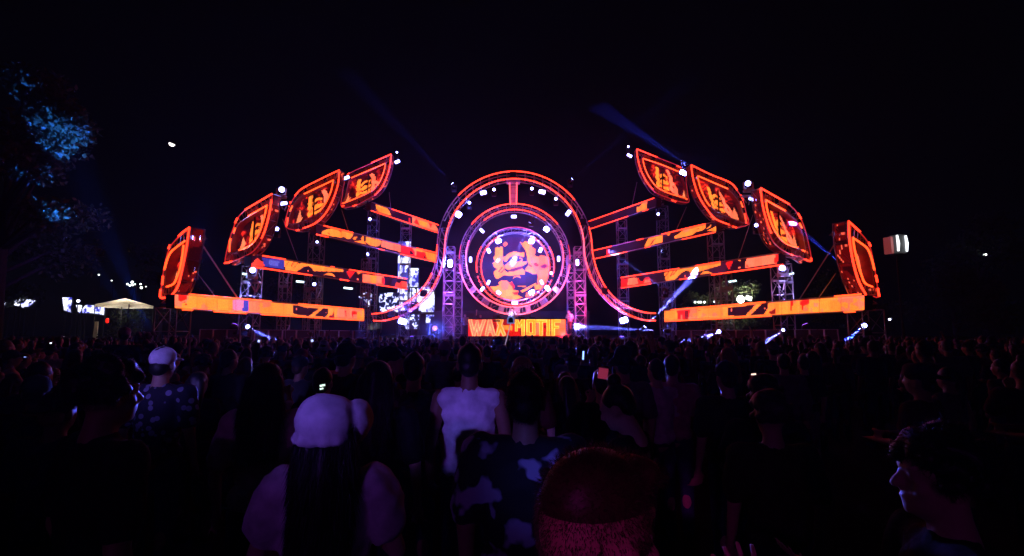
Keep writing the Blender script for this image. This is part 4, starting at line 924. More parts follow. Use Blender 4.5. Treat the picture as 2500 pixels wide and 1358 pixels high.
# lit panels far off beyond the crowd
cT = lambda p: crop(p, 6.579, 0, 640)
for pts, lab in (([(20, 550), (145, 550), (145, 670), (90, 680), (75, 700), (25, 670)], 'small rounded blue white screen far off at the trees'),
                 ([(185, 570), (325, 575), (325, 690), (300, 705), (210, 690), (185, 640)], 'blue white screen far off between the rounded one and the flag shaped one'),
                 ([(345, 590), (480, 605), (570, 620), (490, 690), (460, 715), (390, 715), (375, 735), (340, 720)], 'flag shaped blue white screen far off'),
                 ([(1000, 570), (1155, 575), (1130, 770), (1140, 810), (1030, 770), (1010, 650)], 'narrow blue white screen far off beside the globe lamp'),
                 ([(1220, 690), (1320, 695), (1290, 825), (1250, 790)], 'tiny blue white wedge screen far off under the globe lamp'),
                 ([(1380, 690), (1680, 710), (1670, 850), (1560, 830), (1480, 820), (1320, 820), (1330, 740)], 'long low blue white screen far off beside the white tent')):
    pp = cT(pts); us = [p[0] for p in pp]; vs = [p[1] for p in pp]
    wall_screen(min(us), min(vs), max(us), max(vs), 42, bluewhite, lab, pp, 30, 20)

# ================================================================== moon
root = thing('moon', 'small half moon alone in the dark sky', 'moon', moon_pos)
def half_ball(name, sgn, m):
    b = MB(); r = 1.75; tilt = Matrix.Rotation(R(18), 3, 'Y'); n1, n2 = 20, 10
    V = []; Fc = []
    for i in range(n2 + 1):
        th = math.pi / 2 * i / n2
        for k in range(n1):
            a = 2 * math.pi * k / n1
            V.append(moon_pos + tilt @ Vector((r * math.sin(th) * math.cos(a), r * math.sin(th) * math.sin(a), sgn * r * math.cos(th))))
    for i in range(n2):
        for k in range(n1): Fc.append((i * n1 + k, i * n1 + (k + 1) % n1, (i + 1) * n1 + (k + 1) % n1, (i + 1) * n1 + k))
    b.add(V, Fc); return b.build(name, m, root, True)
half_ball('lit_half', -1, mat('moon_lit', (.8, .8, .75), .9, emit=(1.0, .97, .85), es=2.6)); half_ball('dark_half', 1, mat('moon_dark', (.05, .05, .05), .9))

# ================================================================== white tent, globe lamp, far lamps
cT = lambda p: crop(p, 6.579, 0, 640)
def glow_fabric():
    m = bpy.data.materials.new('tent_canvas'); m.use_nodes = True; nt = m.node_tree; nt.nodes.clear()
    o = nt.nodes.new('ShaderNodeOutputMaterial'); mx = nt.nodes.new('ShaderNodeMixShader'); d = nt.nodes.new('ShaderNodeBsdfDiffuse'); t = nt.nodes.new('ShaderNodeBsdfTranslucent')
    d.inputs[0].default_value = (.75, .7, .6, 1); t.inputs[0].default_value = (.75, .68, .55, 1); mx.inputs[0].default_value = .5
    nt.links.new(d.outputs[0], mx.inputs[1]); nt.links.new(t.outputs[0], mx.inputs[2]); nt.links.new(mx.outputs[0], o.inputs[0]); return m
CANVAS = glow_fabric()
YT = 38.0
pL = at(266, 745, YT); pR = at(346, 748, YT); pk = at(306, 728, YT)
cx = (pL.x + pR.x) / 2; hw = (pR.x - pL.x) / 2; ze = pL.z
root = thing('canopy_tent', 'small white canopy tent lit warm from inside at the edge of the crowd', 'tent', (cx, YT, 0))
b = MB(); ap = Vector((pk.x, YT, pk.z)); cs = [Vector((cx + sx * hw, YT + sy * hw, ze)) for sx, sy in ((-1, -1), (1, -1), (1, 1), (-1, 1))]
for i in range(4):
    b = MB(); b.add([cs[i], cs[(i + 1) % 4], ap], [(0, 1, 2)]); b.build('roof_panel', CANVAS, root)
    b = MB(); d1 = Vector((0, 0, -.22)); b.add([cs[i] + (ap - cs[i]) * -.004, cs[(i + 1) % 4] + (ap - cs[(i + 1) % 4]) * -.004, cs[(i + 1) % 4] + d1, cs[i] + d1], [(0, 1, 2, 3)]); b.build('valance', CANVAS, root)
    strut('leg', root, (cs[i].x, cs[i].y, 0), cs[i], 0.03, DARK)
b = MB(); b.box((cx - hw + .15, YT - hw + .1, 1.9), (.28, .06, 1.9)); b.build('banner', CANVAS, root)
ld = bpy.data.lights.new('tent_lamp', 'POINT'); ld.energy = 130; ld.color = (1, .88, .72); ld.shadow_soft_size = .1
lo = bpy.data.objects.new('tent_lamp', ld); C.objects.link(lo); lo.parent = root; lo.location = (0, 0, ze - .25)
b = MB(); p = at(262, 783, YT - hw - .3); b.tube([p + Vector((0, 0, -.18)), p + Vector((0, 0, -.1)), p + Vector((0, 0, .12)), p + Vector((0, 0, .18))], [.05, .1, .1, .04], 10)
bpost = MB(); bpost.bar((p.x, p.y, 0), p + Vector((0, 0, -.1)), .02)
root = thing('red_lantern', 'small glowing red lantern on a stick in front of the white tent', 'lantern', (p.x, p.y, 0)); b.build('lamp_shade', mat('red_glow', (.5, .02, .02), .5, emit=(1, .02, .01), es=1.3), root, True); bpost.build('pole', DARK, root)
def globe(u, v, Y, r, label, m, cat='lamp', group=None, name='globe_lamp'):
    p = at(u, v, Y); root = thing(name, label, cat, (p.x, p.y, 0), group)
    b = MB(); rr = [.3, .75, .95, 1, .95, .75, .3]; b.tube([p + Vector((0, 0, r * z)) for z in (-.95, -.66, -.3, 0, .3, .66, .95)], [r * x for x in rr], 10); b.build('globe', m, root, True)
    strut('pole', root, (p.x, p.y, 0), p - Vector((0, 0, r * .9)), .035, DARK)
WARMW = mat('far_lamp', (.8, .8, .8), .4, emit=(.9, 1.0, .9), es=4.0); COOLW = mat('cool_lamp', (.8, .8, .8), .4, emit=(.7, .75, 1), es=5.0)
globe(191, 735, 41.5, .12, 'white globe lamp on a pole far off by the blue white screens', COOLW)
# cluster of far floodlights shining through the trees above the tent
for i, (x, y, r) in enumerate(((2048, 355, 15), (2087, 378, 15), (2125, 325, 22), (2130, 370, 14), (2170, 358, 11), (2260, 355, 14), (2272, 412, 20), (2345, 395, 8), (1590, 205, 12), (1795, 298, 9))):
    u, v = cT([(x, y)])[0]; p = at(u, v, 75); root = thing('floodlight', 'far white floodlight shining through the trees above the tent', 'floodlight', (p.x, p.y, 0), 'far floodlights above the tent')
    s = r / 6.579 / F * 75; b = MB(); b.tube([p, p + Vector((0, -.05, 0))], [s, s], 10); b.build('lens', WARMW, root)
    b = MB(); b.tube([p + Vector((0, .5, 0)), p + Vector((0, .03, 0))], [s * .6, s * 1.15], 10); b.build('housing', DARK, root)
    strut('pole', root, (p.x, p.y + .3, 0), p + Vector((0, .3, 0)), .06, DARK)

# ================================================================== lantern mast
YM = 27.0; tl = at(2163, 575, YM); brn = at(2209, 619, YM); px0 = at(2187, 600, YM)
root = thing('lantern_mast', 'tall thin mast carrying a white rounded lantern box beside the wing', 'light mast', (px0.x, YM, 0))
zt, zb = tl.z, brn.z
strut('pole', root, (px0.x, YM, 0), (px0.x, YM, zb), .05, DARK); strut('pole_sleeve', root, (px0.x, YM, 0), (px0.x, YM, 2.5), .075, DARK)
LANT = mat('lantern_skin', (.12, .12, .13), .45, emit=(.55, .58, .6), es=.06); LEDGE = mat('lantern_edge_light', (.8, .8, .8), .4, emit=(.9, .95, 1), es=2.2)
w = brn.x - tl.x; xm = (tl.x + brn.x) / 2
MY = Matrix.Rotation(R(18), 3, 'Z')
b = MB(); b.rbox((xm + w * .17, YM, (zt + zb) / 2), (w * .66, .5, zt - zb), MY, .12); b.build('lantern_box', LANT, root)
b = MB(); b.rbox((xm - w * .36, YM + .05, (zt + zb) / 2 - .06), (w * .2, .4, (zt - zb) * .92), MY, .1); b.build('side_panel', mat('lantern_side', (.5, .2, .2), .5, emit=(.6, .1, .1), es=.25), root)
for fx in (-.13, .46):
    b = MB(); x = xm + w * fx; b.tube([(x, YM - .3 + fx * .2, zb + .08), (x + .03, YM - .31 + fx * .2, (zt + zb) / 2), (x, YM - .3 + fx * .2, zt - .05)], [.05, .075, .05], 8); b.build('edge_light', LEDGE, root, True)
b = MB(); b.box((px0.x, YM, zb - .06), (.5, .3, .1)); b.build('mount', DARK, root)
globe(2172, 780, 30, .07, 'tiny white lamp low beside the lantern mast', COOLW)
globe(2405, 622, 44, .13, 'pale lamp on a tall pole among the dark trees beyond the lantern mast', WARMW)
globe(2362, 600, 46, .06, 'faint tiny lamp on a tall pole among the dark trees beyond the mast', WARMW)
# flood light behind the wing
p = at(1808, 731, 44)
root = thing('floodlight', 'round white floodlight glaring behind the lowest fascia in front of the trees', 'floodlight', (p.x, p.y, 0))
b = MB(); b.tube([p, p + Vector((0, -.06, 0))], [.33, .33], 16); b.build('lens', mat('flood_lens', (.8, .8, .8), .3, emit=(.9, 1, .85), es=14), root)
b = MB(); b.tube([p + Vector((0, .5, 0)), p + Vector((0, .03, 0))], [.2, .38], 16); b.build('housing', DARK, root); strut('pole', root, (p.x, p.y + .3, 0), p + Vector((0, .3, 0)), .05, DARK)
p2 = at(1828, 728, 43.6)
root = thing('floodlight', 'square white work light beside the round floodlight behind the fascia', 'floodlight', (p2.x, p2.y, 0))
b = MB(); b.rbox(p2, (.55, .05, .4), Matrix.Rotation(R(20), 3, 'Y'), .1); b.build('lens', mat('flood_lens_dim', (.8, .8, .8), .3, emit=(.95, 1, .85), es=2.2), root)
b = MB(); b.rbox(p2 + Vector((0, .12, 0)), (.62, .16, .46), Matrix.Rotation(R(20), 3, 'Y'), .1); b.build('housing', DARK, root); strut('pole', root, (p2.x, p2.y + .12, 0), p2 + Vector((0, .12, 0)), .04, DARK)
ld = bpy.data.lights.new('beam', 'SPOT'); ld.energy = 900; ld.spot_size = R(150); ld.spot_blend = .6; ld.color = (.9, 1, .8)
lo = bpy.data.objects.new('beam', ld); C.objects.link(lo); lo.parent = root; lo.location = p2 + Vector((0, -.5, 0)) - root.location; lo.rotation_euler = (R(100), 0, 0)
lo.rotation_euler = Vector((-.3, 1, .35)).to_track_quat('-Z', 'Y').to_euler(); lo.location = p2 + Vector((0, .4, .25)) - root.location
for i, (u, v) in enumerate(((1697, 738), (1706, 738), (1711, 738), (1720, 738), (1745, 737))):
    globe(u, v, 46, .1, 'small white lamp in the row behind the lowest fascia', WARMW, 'lamp', 'row of small lamps behind the fascia')

# ================================================================== trees
BARK = mat('bark', (.06, .045, .035), .9, noise=(8, .3), bump=.8)
def leafmat(name, c):
    m = bpy.data.materials.new(name); m.use_nodes = True; nt = m.node_tree; b = nt.nodes['Principled BSDF']
    b.inputs['Roughness'].default_value = .6; b.inputs['Base Color'].default_value = (*c, 1)
    nz = nt.nodes.new('ShaderNodeTexNoise'); nz.inputs['Scale'].default_value = .9; tc = nt.nodes.new('ShaderNodeTexCoord'); nt.links.new(tc.outputs['Object'], nz.inputs['Vector'])
    cr = nt.nodes.new('ShaderNodeMixRGB'); cr.inputs[1].default_value = (*[x * .6 for x in c], 1); cr.inputs[2].default_value = (*[x * 1.5 for x in c], 1)
    nt.links.new(nz.outputs[0], cr.inputs[0]); nt.links.new(cr.outputs[0], b.inputs['Base Color']); return m
LEAVES = leafmat('leaves_green', (.06, .09, .03)); LEAVES2 = leafmat('leaves_olive', (.08, .085, .035))
def tree(x, y, h, crown_r, label, nleaf=7000, lm=LEAVES, seed=1, crown_base=.35, leaf=.16, group='trees around the field', extra=()):
    rs = np.random.default_rng(seed); rnd = random.Random(seed)
    root = thing('tree', label, 'tree', (x, y, 0), group)
    b = MB(); base = Vector((x, y, 0)); top = Vector((x + rnd.uniform(-.4, .4), y, h * .8))
    b.tube([base, base.lerp(top, .3) + Vector((rnd.uniform(-.2, .2), 0, 0)), base.lerp(top, .6) + Vector((rnd.uniform(-.3, .3), .1, 0)), top], [h * .028, h * .02, h * .014, .03], 9)
    tips = []
    for k in range(16):
        t = rnd.uniform(crown_base * .8, .95); s = base.lerp(top, t); a = rnd.uniform(0, 6.28); l = crown_r * rnd.uniform(.6, 1.05) * (1.15 - .5 * t)
        e = s + Vector((math.cos(a) * l, math.sin(a) * l, rnd.uniform(.15, .8) * l)); mid = s.lerp(e, .5) + Vector((0, 0, .12 * l))
        b.tube([s, mid, e], [h * .009, h * .006, .015], 5); tips += [e, mid.lerp(e, .5), s.lerp(e, .8) + Vector((rnd.uniform(-.6, .6), rnd.uniform(-.6, .6), rnd.uniform(-.3, .7)))]
    for ex in extra:
        ex = Vector(ex); s = base.lerp(top, min(.9, max(.25, (ex.z - 2.5) / h))); b.tube([s, s.lerp(ex, .5) + Vector((0, 0, .3)), ex], [h * .009, h * .006, .02], 5); tips += [ex] * 4
    b.build('trunk', BARK, root, True)
    tips = np.array([tuple(t) for t in tips] + [tuple(top)] * 3)
    c = tips[rs.integers(0, len(tips), nleaf)]
    d = rs.normal(size=(nleaf, 3)); d /= np.linalg.norm(d, axis=1, keepdims=True)
    P = c + d * (rs.random((nleaf, 1)) ** .6) * np.array([1, 1, .75]) * crown_r * .27
    a = rs.normal(size=(nleaf, 3)); a /= np.linalg.norm(a, axis=1, keepdims=True); e = np.cross(a, rs.normal(size=(nleaf, 3))); e /= np.linalg.norm(e, axis=1, keepdims=True)
    s = leaf * (.6 + .8 * rs.random((nleaf, 1)))
    V = np.stack([P - a * s, P + e * s * .45, P + a * s, P - e * s * .45], 1).reshape(-1, 3) - np.array([x, y, 0])
    me = bpy.data.meshes.new('crown'); me.from_pydata(V.tolist(), [], np.arange(nleaf * 4).reshape(-1, 4).tolist()); me.materials.append(lm)
    o = bpy.data.objects.new('crown', me); C.objects.link(o); o.parent = root
    return root
YTR = 24.0
ex = [at(u, v, YTR) for u, v in ((95, 235), (65, 200), (165, 300), (180, 315), (45, 405), (105, 415), (120, 215), (150, 280))]
tree(at(60, 800, YTR).x - 1.5, YTR, 15.0, 4.2, 'big dark tree with blue lit leaf clumps over the far screens', 11000, LEAVES, 3, .4, .15, extra=ex)
tree(-33, 46, 12, 4, 'dark tree standing between the far screens and the white tent', 6000, LEAVES, 5)
tree(at(292, 700, 43).x, 44, 5.2, 1.4, 'small warm lit tree just behind the white tent', 3500, LEAVES2, 6, .3, .12)
tree(-44, 40, 11, 4.5, 'dark tree behind the rounded far screen', 6000, LEAVES, 7)
tree(-30, 62, 10, 5, 'dark tree far off below the moon', 6000, LEAVES, 8)
tree(at(1800, 700, 47).x, 48, 7.5, 3.4, 'pale floodlit tree behind the lowest fascia', 7000, LEAVES2, 9, .25, .14)
tree(at(1725, 700, 49).x, 50, 6.5, 2.6, 'olive bushy tree beside the floodlit one behind the fascia', 5000, LEAVES2, 10, .2, .14)
tree(at(2320, 700, 38).x, 38, 8.5, 3.6, 'dark green tree beyond the lantern mast', 6000, LEAVES, 12, .3)
tree(at(2450, 700, 42).x, 44, 13, 5, 'tall dark tree holding the pale lamp beyond the lantern mast', 7000, LEAVES, 13, .3)
tree(at(2080, 700, 55).x, 56, 10, 4.5, 'dark tree behind the lowest leaf screen on the mast side', 5000, LEAVES, 14)
# blue moving lights at the wing tip that catch the leaves of the big tree
for (u, v), sz, W, lab in (((92, 232), 9, 42000, 'upper'), ((168, 305), 8, 36000, 'middle'), ((48, 405), 6, 34000, 'lower'), ((108, 414), 4, 40000, 'lowest')):
    moving_head(*{'upper': (372, 812, 21.0), 'middle': (360, 813, 20.8), 'lower': (348, 812, 20.9), 'lowest': (336, 813, 20.7)}[lab], at(u, v, YTR), W, sz, f'dark floor light aimed at the {lab} leaf clumps of the big tree', rad=.08, lens=LENS_OFF, col=(.02, .12, 1.0))

# ================================================================== barricade and scrims below the wings
SCRIM = mat('red_black_scrim', (.035, .02, .022), .9, noise=(2, .3))
for s, key in ((-1, 'L1'), (1, 'R1')):
    a, c_ = BARS[key][0], BARS[key][1]
    us = np.linspace(min(a[0], c_[0]) + 8, max(a[0], c_[0]) - 8, 13)
    root = thing('scrim_fence', f'low dark scrim fence under the lowest fascia {SIDE["L" if s < 0 else "R"]}', 'scrim', (s * 12, 27, 0))
    for k in range(12):
        p0, p1 = bar_pt(key, us[k] + 1, 1), bar_pt(key, us[k + 1] - 1, 1); p0.y += 1.6; p1.y += 1.6
        b = MB(); h = 2.15; t = Vector((0, .06, 0))
        b.add([Vector((p0.x, p0.y, 0)), Vector((p1.x, p1.y, 0)), Vector((p1.x, p1.y, h)), Vector((p0.x, p0.y, h))] + [Vector((p0.x, p0.y, 0)) + t, Vector((p1.x, p1.y, 0)) + t, Vector((p1.x, p1.y, h)) + t, Vector((p0.x, p0.y, h)) + t],
              [(0, 1, 2, 3), (7, 6, 5, 4), (3, 2, 6, 7), (0, 4, 5, 1), (0, 3, 7, 4), (1, 5, 6, 2)]); b.build('scrim_panel', SCRIM, root)
        b = MB(); b.tube([Vector((p0.x, p0.y - .04, 0)), Vector((p0.x, p0.y - .04, h)), Vector((p1.x, p1.y - .04, h)), Vector((p1.x, p1.y - .04, 0))], .025, 5); b.build('panel_frame', STEEL, root)
for k in range(10):
    x = -9.5 + k * 2.1
    root = thing('crowd_barrier', 'grey steel crowd barrier section in front of the stage deck', 'barrier', (x, 29.0, 0), 'crowd barriers before the stage')
    b = MB(); b.tube([(x - 1, 29, .02), (x - 1, 29, 1.15), (x + 1, 29, 1.15), (x + 1, 29, .02)], .03, 6); b.bar((x - 1, 29, .25), (x + 1, 29, .25), .025); b.build('frame', STEEL, root)
    for j in range(9): strut('upright', root, (x - .8 + j * .2, 29, .25), (x - .8 + j * .2, 29, 1.15), .012)

# ================================================================== unseen lighting tower added behind the camera for the violet light on the crowd's backs
root = thing('unseen_lighting_tower', 'unseen scaffold lighting tower behind the crowd with violet wash lights', 'lighting tower', (-4.5, -13, 0))
for sx in (-1, 1):
    for sy in (-1, 1): strut('chord', root, (-4.5 + sx, -13 + sy, 0), (-4.5 + sx, -13 + sy, 6.2), .05)
lc = MB()
for z in (1.2, 2.4, 3.6, 4.8, 6.0):
    for a, c_ in (((-1, -1), (1, -1)), ((1, -1), (1, 1)), ((1, 1), (-1, 1)), ((-1, 1), (-1, -1))):
        lc.bar((-4.5 + a[0], -13 + a[1], z), (-4.5 + c_[0], -13 + c_[1], z), .03); lc.bar((-4.5 + a[0], -13 + a[1], z - 1.2), (-4.5 + c_[0], -13 + c_[1], z), .025)
lc.build('lacing', STEEL, root)
FOH = [(-5.2, 5.6, (-.72, 1.95, 1.80), 3400, 2.8, (.19, .12, 1.0)), (-3.9, 5.6, (-2.85, 4.0, 1.74), 6000, 3.6, (.24, .15, 1.0)), (-4.5, 5.0, (-.3, 3.45, 1.42), 620, 3.8, (.34, .05, 1.0)), (-3.7, 5.0, (0.3, 2.8, 1.6), 120, 24, (.55, .03, .8)), (-4.1, 5.3, (.15, .78, 1.57), 1500, 2.0, (.8, .03, .65)), (-5.0, 5.1, (-.65, 1.95, 1.45), 150, 5, (.2, .10, 1.0)), (-4.8, 4.9, (.17, 2.1, 1.41), 2400, 2.0, (.12, .12, 1.0))]  # spots added and aimed one by one to brighten chosen figures
for i, (x, z, t, W, s, c_) in enumerate(FOH):
    p = Vector((x, -11.9, z)); d = (Vector(t) - p).normalized()
    b = MB(); b.tube([p - d * .3, p - d * .2, p - d * .02], [.1, .17, .18], 12); hd = b.build('wash_head', DARK, root, True)
    b = MB(); b.tube([p - d * .02, p], [.15, .15], 14); b.build('lens', WASH, hd)
    ld = bpy.data.lights.new('beam', 'SPOT'); ld.energy = W; ld.spot_size = R(s); ld.spot_blend = .9; ld.color = c_; ld.shadow_soft_size = 0.15
    lo = bpy.data.objects.new('beam', ld); C.objects.link(lo); lo.parent = root; lo.location = p + d * .04 - root.location; lo.rotation_euler = d.to_track_quat('-Z', 'Y').to_euler()

# ================================================================== people
def ico(bm, c, r, rot=None, sub=2):
    M = Matrix.Translation(c) @ (rot.to_4x4() if rot is not None else Matrix.Identity(4)) @ Matrix.Diagonal((*r, 1))
    bmesh.ops.create_icosphere(bm, subdivisions=sub, radius=1.0, matrix=M)
def caps(bm, a, b, ra, rb, n=10):
    a = Vector(a); b = Vector(b); d = b - a
    q = d.to_track_quat('Z', 'Y').to_matrix().to_4x4()
    bmesh.ops.create_cone(bm, cap_ends=True, segments=n, radius1=ra, radius2=rb, depth=d.length, matrix=Matrix.Translation((a + b) / 2) @ q)
    ico(bm, a, (ra, ra, ra), sub=2); ico(bm, b, (rb, rb, rb), sub=2)
from mathutils import noise as mnoise
def fuse(bm, voxel, smooth=3, wrinkle=0.0):
    """joins overlapping solids into one continuous skin"""
    me = bpy.data.meshes.new('tmp'); bm.to_mesh(me); bm.free()
    o = bpy.data.objects.new('tmp', me); C.objects.link(o)
    m = o.modifiers.new('r', 'REMESH'); m.mode = 'VOXEL'; m.voxel_size = voxel; m.use_smooth_shade = True
    if smooth:
        s = o.modifiers.new('s', 'SMOOTH'); s.iterations = smooth; s.factor = .5
    dg = bpy.context.evaluated_depsgraph_get(); dg.update()
    out = bpy.data.meshes.new_from_object(o.evaluated_get(dg)); bpy.data.objects.remove(o)
    if wrinkle:                                  # folds: noise stretched along the cloth
        nv = len(out.vertices); co = np.zeros(nv * 3); out.vertices.foreach_get('co', co); co = co.reshape(-1, 3); no = np.zeros(nv * 3); out.vertices.foreach_get('normal', no); no = no.reshape(-1, 3)
        d = np.array([mnoise.noise((c[0] * 15 + c[2] * 6, c[1] * 15, c[2] * 8)) + .6 * (1 - 2 * abs(mnoise.noise((c[0] * 9 - c[2] * 11, c[1] * 9 + 5, c[2] * 7)))) for c in co])
        co += no * (d * wrinkle)[:, None]; out.vertices.foreach_set('co', co.ravel()); out.update(); bpy.data.meshes.remove(me)
    return out
# a standing figure 1.75 m tall, facing +Y; x to its right
def pose_arms(kind):
    L = [(-.19, 0, 1.43), (-.245, -.03, 1.15), (-.25, .05, .90)]; Rr = [(.19, 0, 1.43), (.245, -.03, 1.15), (.25, .05, .90)]
    if kind == 'phone': Rr = [(.19, 0, 1.43), (.25, .16, 1.24), (.14, .36, 1.50)]; L = [(-.19, 0, 1.43), (-.25, .12, 1.2), (-.06, .34, 1.46)]
    if kind == 'up': Rr = [(.19, 0, 1.45), (.30, .06, 1.68), (.26, .12, 1.95)]
    if kind == 'bent': Rr = [(.19, 0, 1.43), (.27, .02, 1.17), (.12, .25, 1.18)]; L = [(-.19, 0, 1.43), (-.27, .02, 1.17), (-.10, .26, 1.14)]
    if kind == 'hold': Rr = [(.19, 0, 1.43), (.25, .05, 1.18), (.13, .28, 1.30)]
    return L, Rr
def hand(bm, elbow, wrist, side, voxel):
    d = (Vector(wrist) - Vector(elbow)).normalized(); w = Vector(wrist)
    up = Vector((0, 1, 0)) if abs(d.y) < .7 else Vector((0, 0, 1)); s = d.cross(up).normalized(); n = s.cross(d)
    pc = w + d * .05; rot = Matrix((s, d, n)).transposed(); ico(bm, pc, (.04, .055, .02), rot)
    th = .0105 if voxel < .007 else max(.0088, voxel * .72)
    for k, (o, l) in enumerate(((-.037, .07), (-.012, .082), (.013, .076), (.037, .06))):
        b0 = w + d * .09 + s * o; k1 = b0 + d * l * .5 + n * .006 + s * o * .35; k2 = k1 + d * l * .45 + n * .018 + s * o * .25
        caps(bm, b0, k1, th, th * .95, 7); caps(bm, k1, k2, th * .95, th * .8, 7)
    t0 = w + d * .03 - s * side * .03; t1 = t0 - s * side * .03 + d * .03 + n * .012; t2 = t1 + d * .03 + n * .012
    caps(bm, t0, t1, th * 1.15, th, 7); caps(bm, t1, t2, th, th * .85, 7)
def head_parts(bm, hc=(0, 0, 1.645), fine=False):
    x, y, z = hc
    ico(bm, (x, y - .005, z + .025), (.075, .096, .092), sub=3); ico(bm, (x, y + .03, z - .05), (.057, .066, .07), sub=3); ico(bm, (x, y + .075, z - .085), (.026, .022, .02))
    caps(bm, (x, y + .085, z + .02), (x, y + .112, z - .018), .011, .015, 8); ico(bm, (x, y + .082, z + .035), (.055, .018, .014))
    for s in (-1, 1):
        ico(bm, (x + s * .078, y - .008, z - .01), (.010, .022, .034), Matrix.Rotation(s * .35, 3, 'Z')); ico(bm, (x + s * .078, y - .006, z - .036), (.008, .012, .012))
        ico(bm, (x + s * .032, y + .078, z + .012), (.015, .012, .010)); ico(bm, (x + s * .042, y + .065, z - .025), (.022, .02, .02))
    ico(bm, (x, y + .092, z - .052), (.024, .011, .007)); ico(bm, (x, y + .088, z - .066), (.021, .011, .008))
    caps(bm, (x, y - .02, z - .20), (x, y - .012, z - .07), .062, .053)
def make_body(kind='down', fem=False, voxel=.016, head=(0, 0, 0)):
    bm = bmesh.new(); f = .9 if fem else 1.0
    hb = bmesh.new(); head_parts(hb)
    bmesh.ops.rotate(hb, verts=hb.verts, cent=(0, 0, 1.52), matrix=Matrix.Rotation(head[2], 3, 'Z') @ Matrix.Rotation(head[0], 3, 'X') @ Matrix.Rotation(head[1], 3, 'Y'))
    tm = bpy.data.meshes.new('t'); hb.to_mesh(tm); hb.free(); bm.from_mesh(tm); bpy.data.meshes.remove(tm)
    ico(bm, (0, -.005, 1.33), (.165 * f, .105, .17)); ico(bm, (0, 0, 1.14), (.135 * f, .095, .16)); ico(bm, (0, -.01, .97), (.165, .115, .12))
    caps(bm, (-.15 * f, -.01, 1.43), (.15 * f, -.01, 1.43), .06, .06); caps(bm, (0, -.02, 1.40), (0, -.02, 1.5), .085, .06)
    if fem:
        for s in (-1, 1): ico(bm, (s * .075, .08, 1.30), (.07, .06, .065))
    for s in (-1, 1):
        caps(bm, (s * .09, 0, .92), (s * .10, .01, .5), .088, .058); caps(bm, (s * .10, .01, .5), (s * .105, -.02, .1), .056, .038)
        ico(bm, (s * .10, -.025, .36), (.05, .055, .1)); ico(bm, (s * .11, .05, .045), (.045, .125, .04))
    for A, s in zip(pose_arms(kind), (-1, 1)):
        A = [Vector((a[0] * (f if i == 0 else 1), a[1], a[2])) for i, a in enumerate(A)]
        caps(bm, A[0], A[1], .052 * f, .042 * f); caps(bm, A[1], A[2], .04 * f, .028 * f); hand(bm, A[1], A[2], s, voxel)
    return fuse(bm, voxel, 2)
def make_shirt(kind='down', fem=False, sleeves=1, voxel=.016, loose=.018):
    bm = bmesh.new(); f = .9 if fem else 1.0; l = loose
    ico(bm, (0, -.005, 1.33), (.165 * f + l, .105 + l, .165)); ico(bm, (0, 0, 1.14), (.15 * f + l, .10 + l, .2)); ico(bm, (0, 0, 1.23), (.158 * f + l, .104 + l, .2)); ico(bm, (0, -.01, 1.0), (.168 + l, .118 + l, .10))
    caps(bm, (-.14 * f, -.01, 1.425), (.14 * f, -.01, 1.425), .06 + l * .7, .06 + l * .7); caps(bm, (0, -.02, 1.38), (0, -.02, 1.455), .10, .075)
    if fem:
        for s in (-1, 1): ico(bm, (s * .075, .08, 1.30), (.07 + l, .06 + l, .065 + l))
    for A, s in zip(pose_arms(kind), (-1, 1)):
        A = [Vector((a[0] * (f if i == 0 else 1), a[1], a[2])) for i, a in enumerate(A)]
        if sleeves == 0: continue
        e = A[0].lerp(A[1], .72 if sleeves == 1 else 1.0)
        if sleeves == 3: ico(bm, A[0].lerp(A[1], .3) + Vector((s * .015, 0, -.02)), (.085, .088, .135)); e = A[0].lerp(A[1], .5)
        caps(bm, A[0], e, .054 + l, .054 + l)
        if sleeves == 2: caps(bm, A[1], A[1].lerp(A[2], .9), .045 + l, .034 + l)
    return fuse(bm, voxel, 2, .015 if sleeves == 3 else .010)
def make_trousers(voxel=.02, short=False):
    bm = bmesh.new(); ico(bm, (0, -.01, .97), (.172, .122, .10))
    for s in (-1, 1):
        caps(bm, (s * .09, 0, .92), (s * .10, .01, .5), .096, .072)
        if not short: caps(bm, (s * .10, .01, .5), (s * .105, -.02, .08), .07, .058)
    return fuse(bm, voxel, 2)
def make_shoe(s):
    bm = bmesh.new(); ico(bm, (s * .11, .05, .045), (.05, .138, .05)); ico(bm, (s * .108, -.02, .08), (.045, .06, .05)); return fuse(bm, .016, 1)
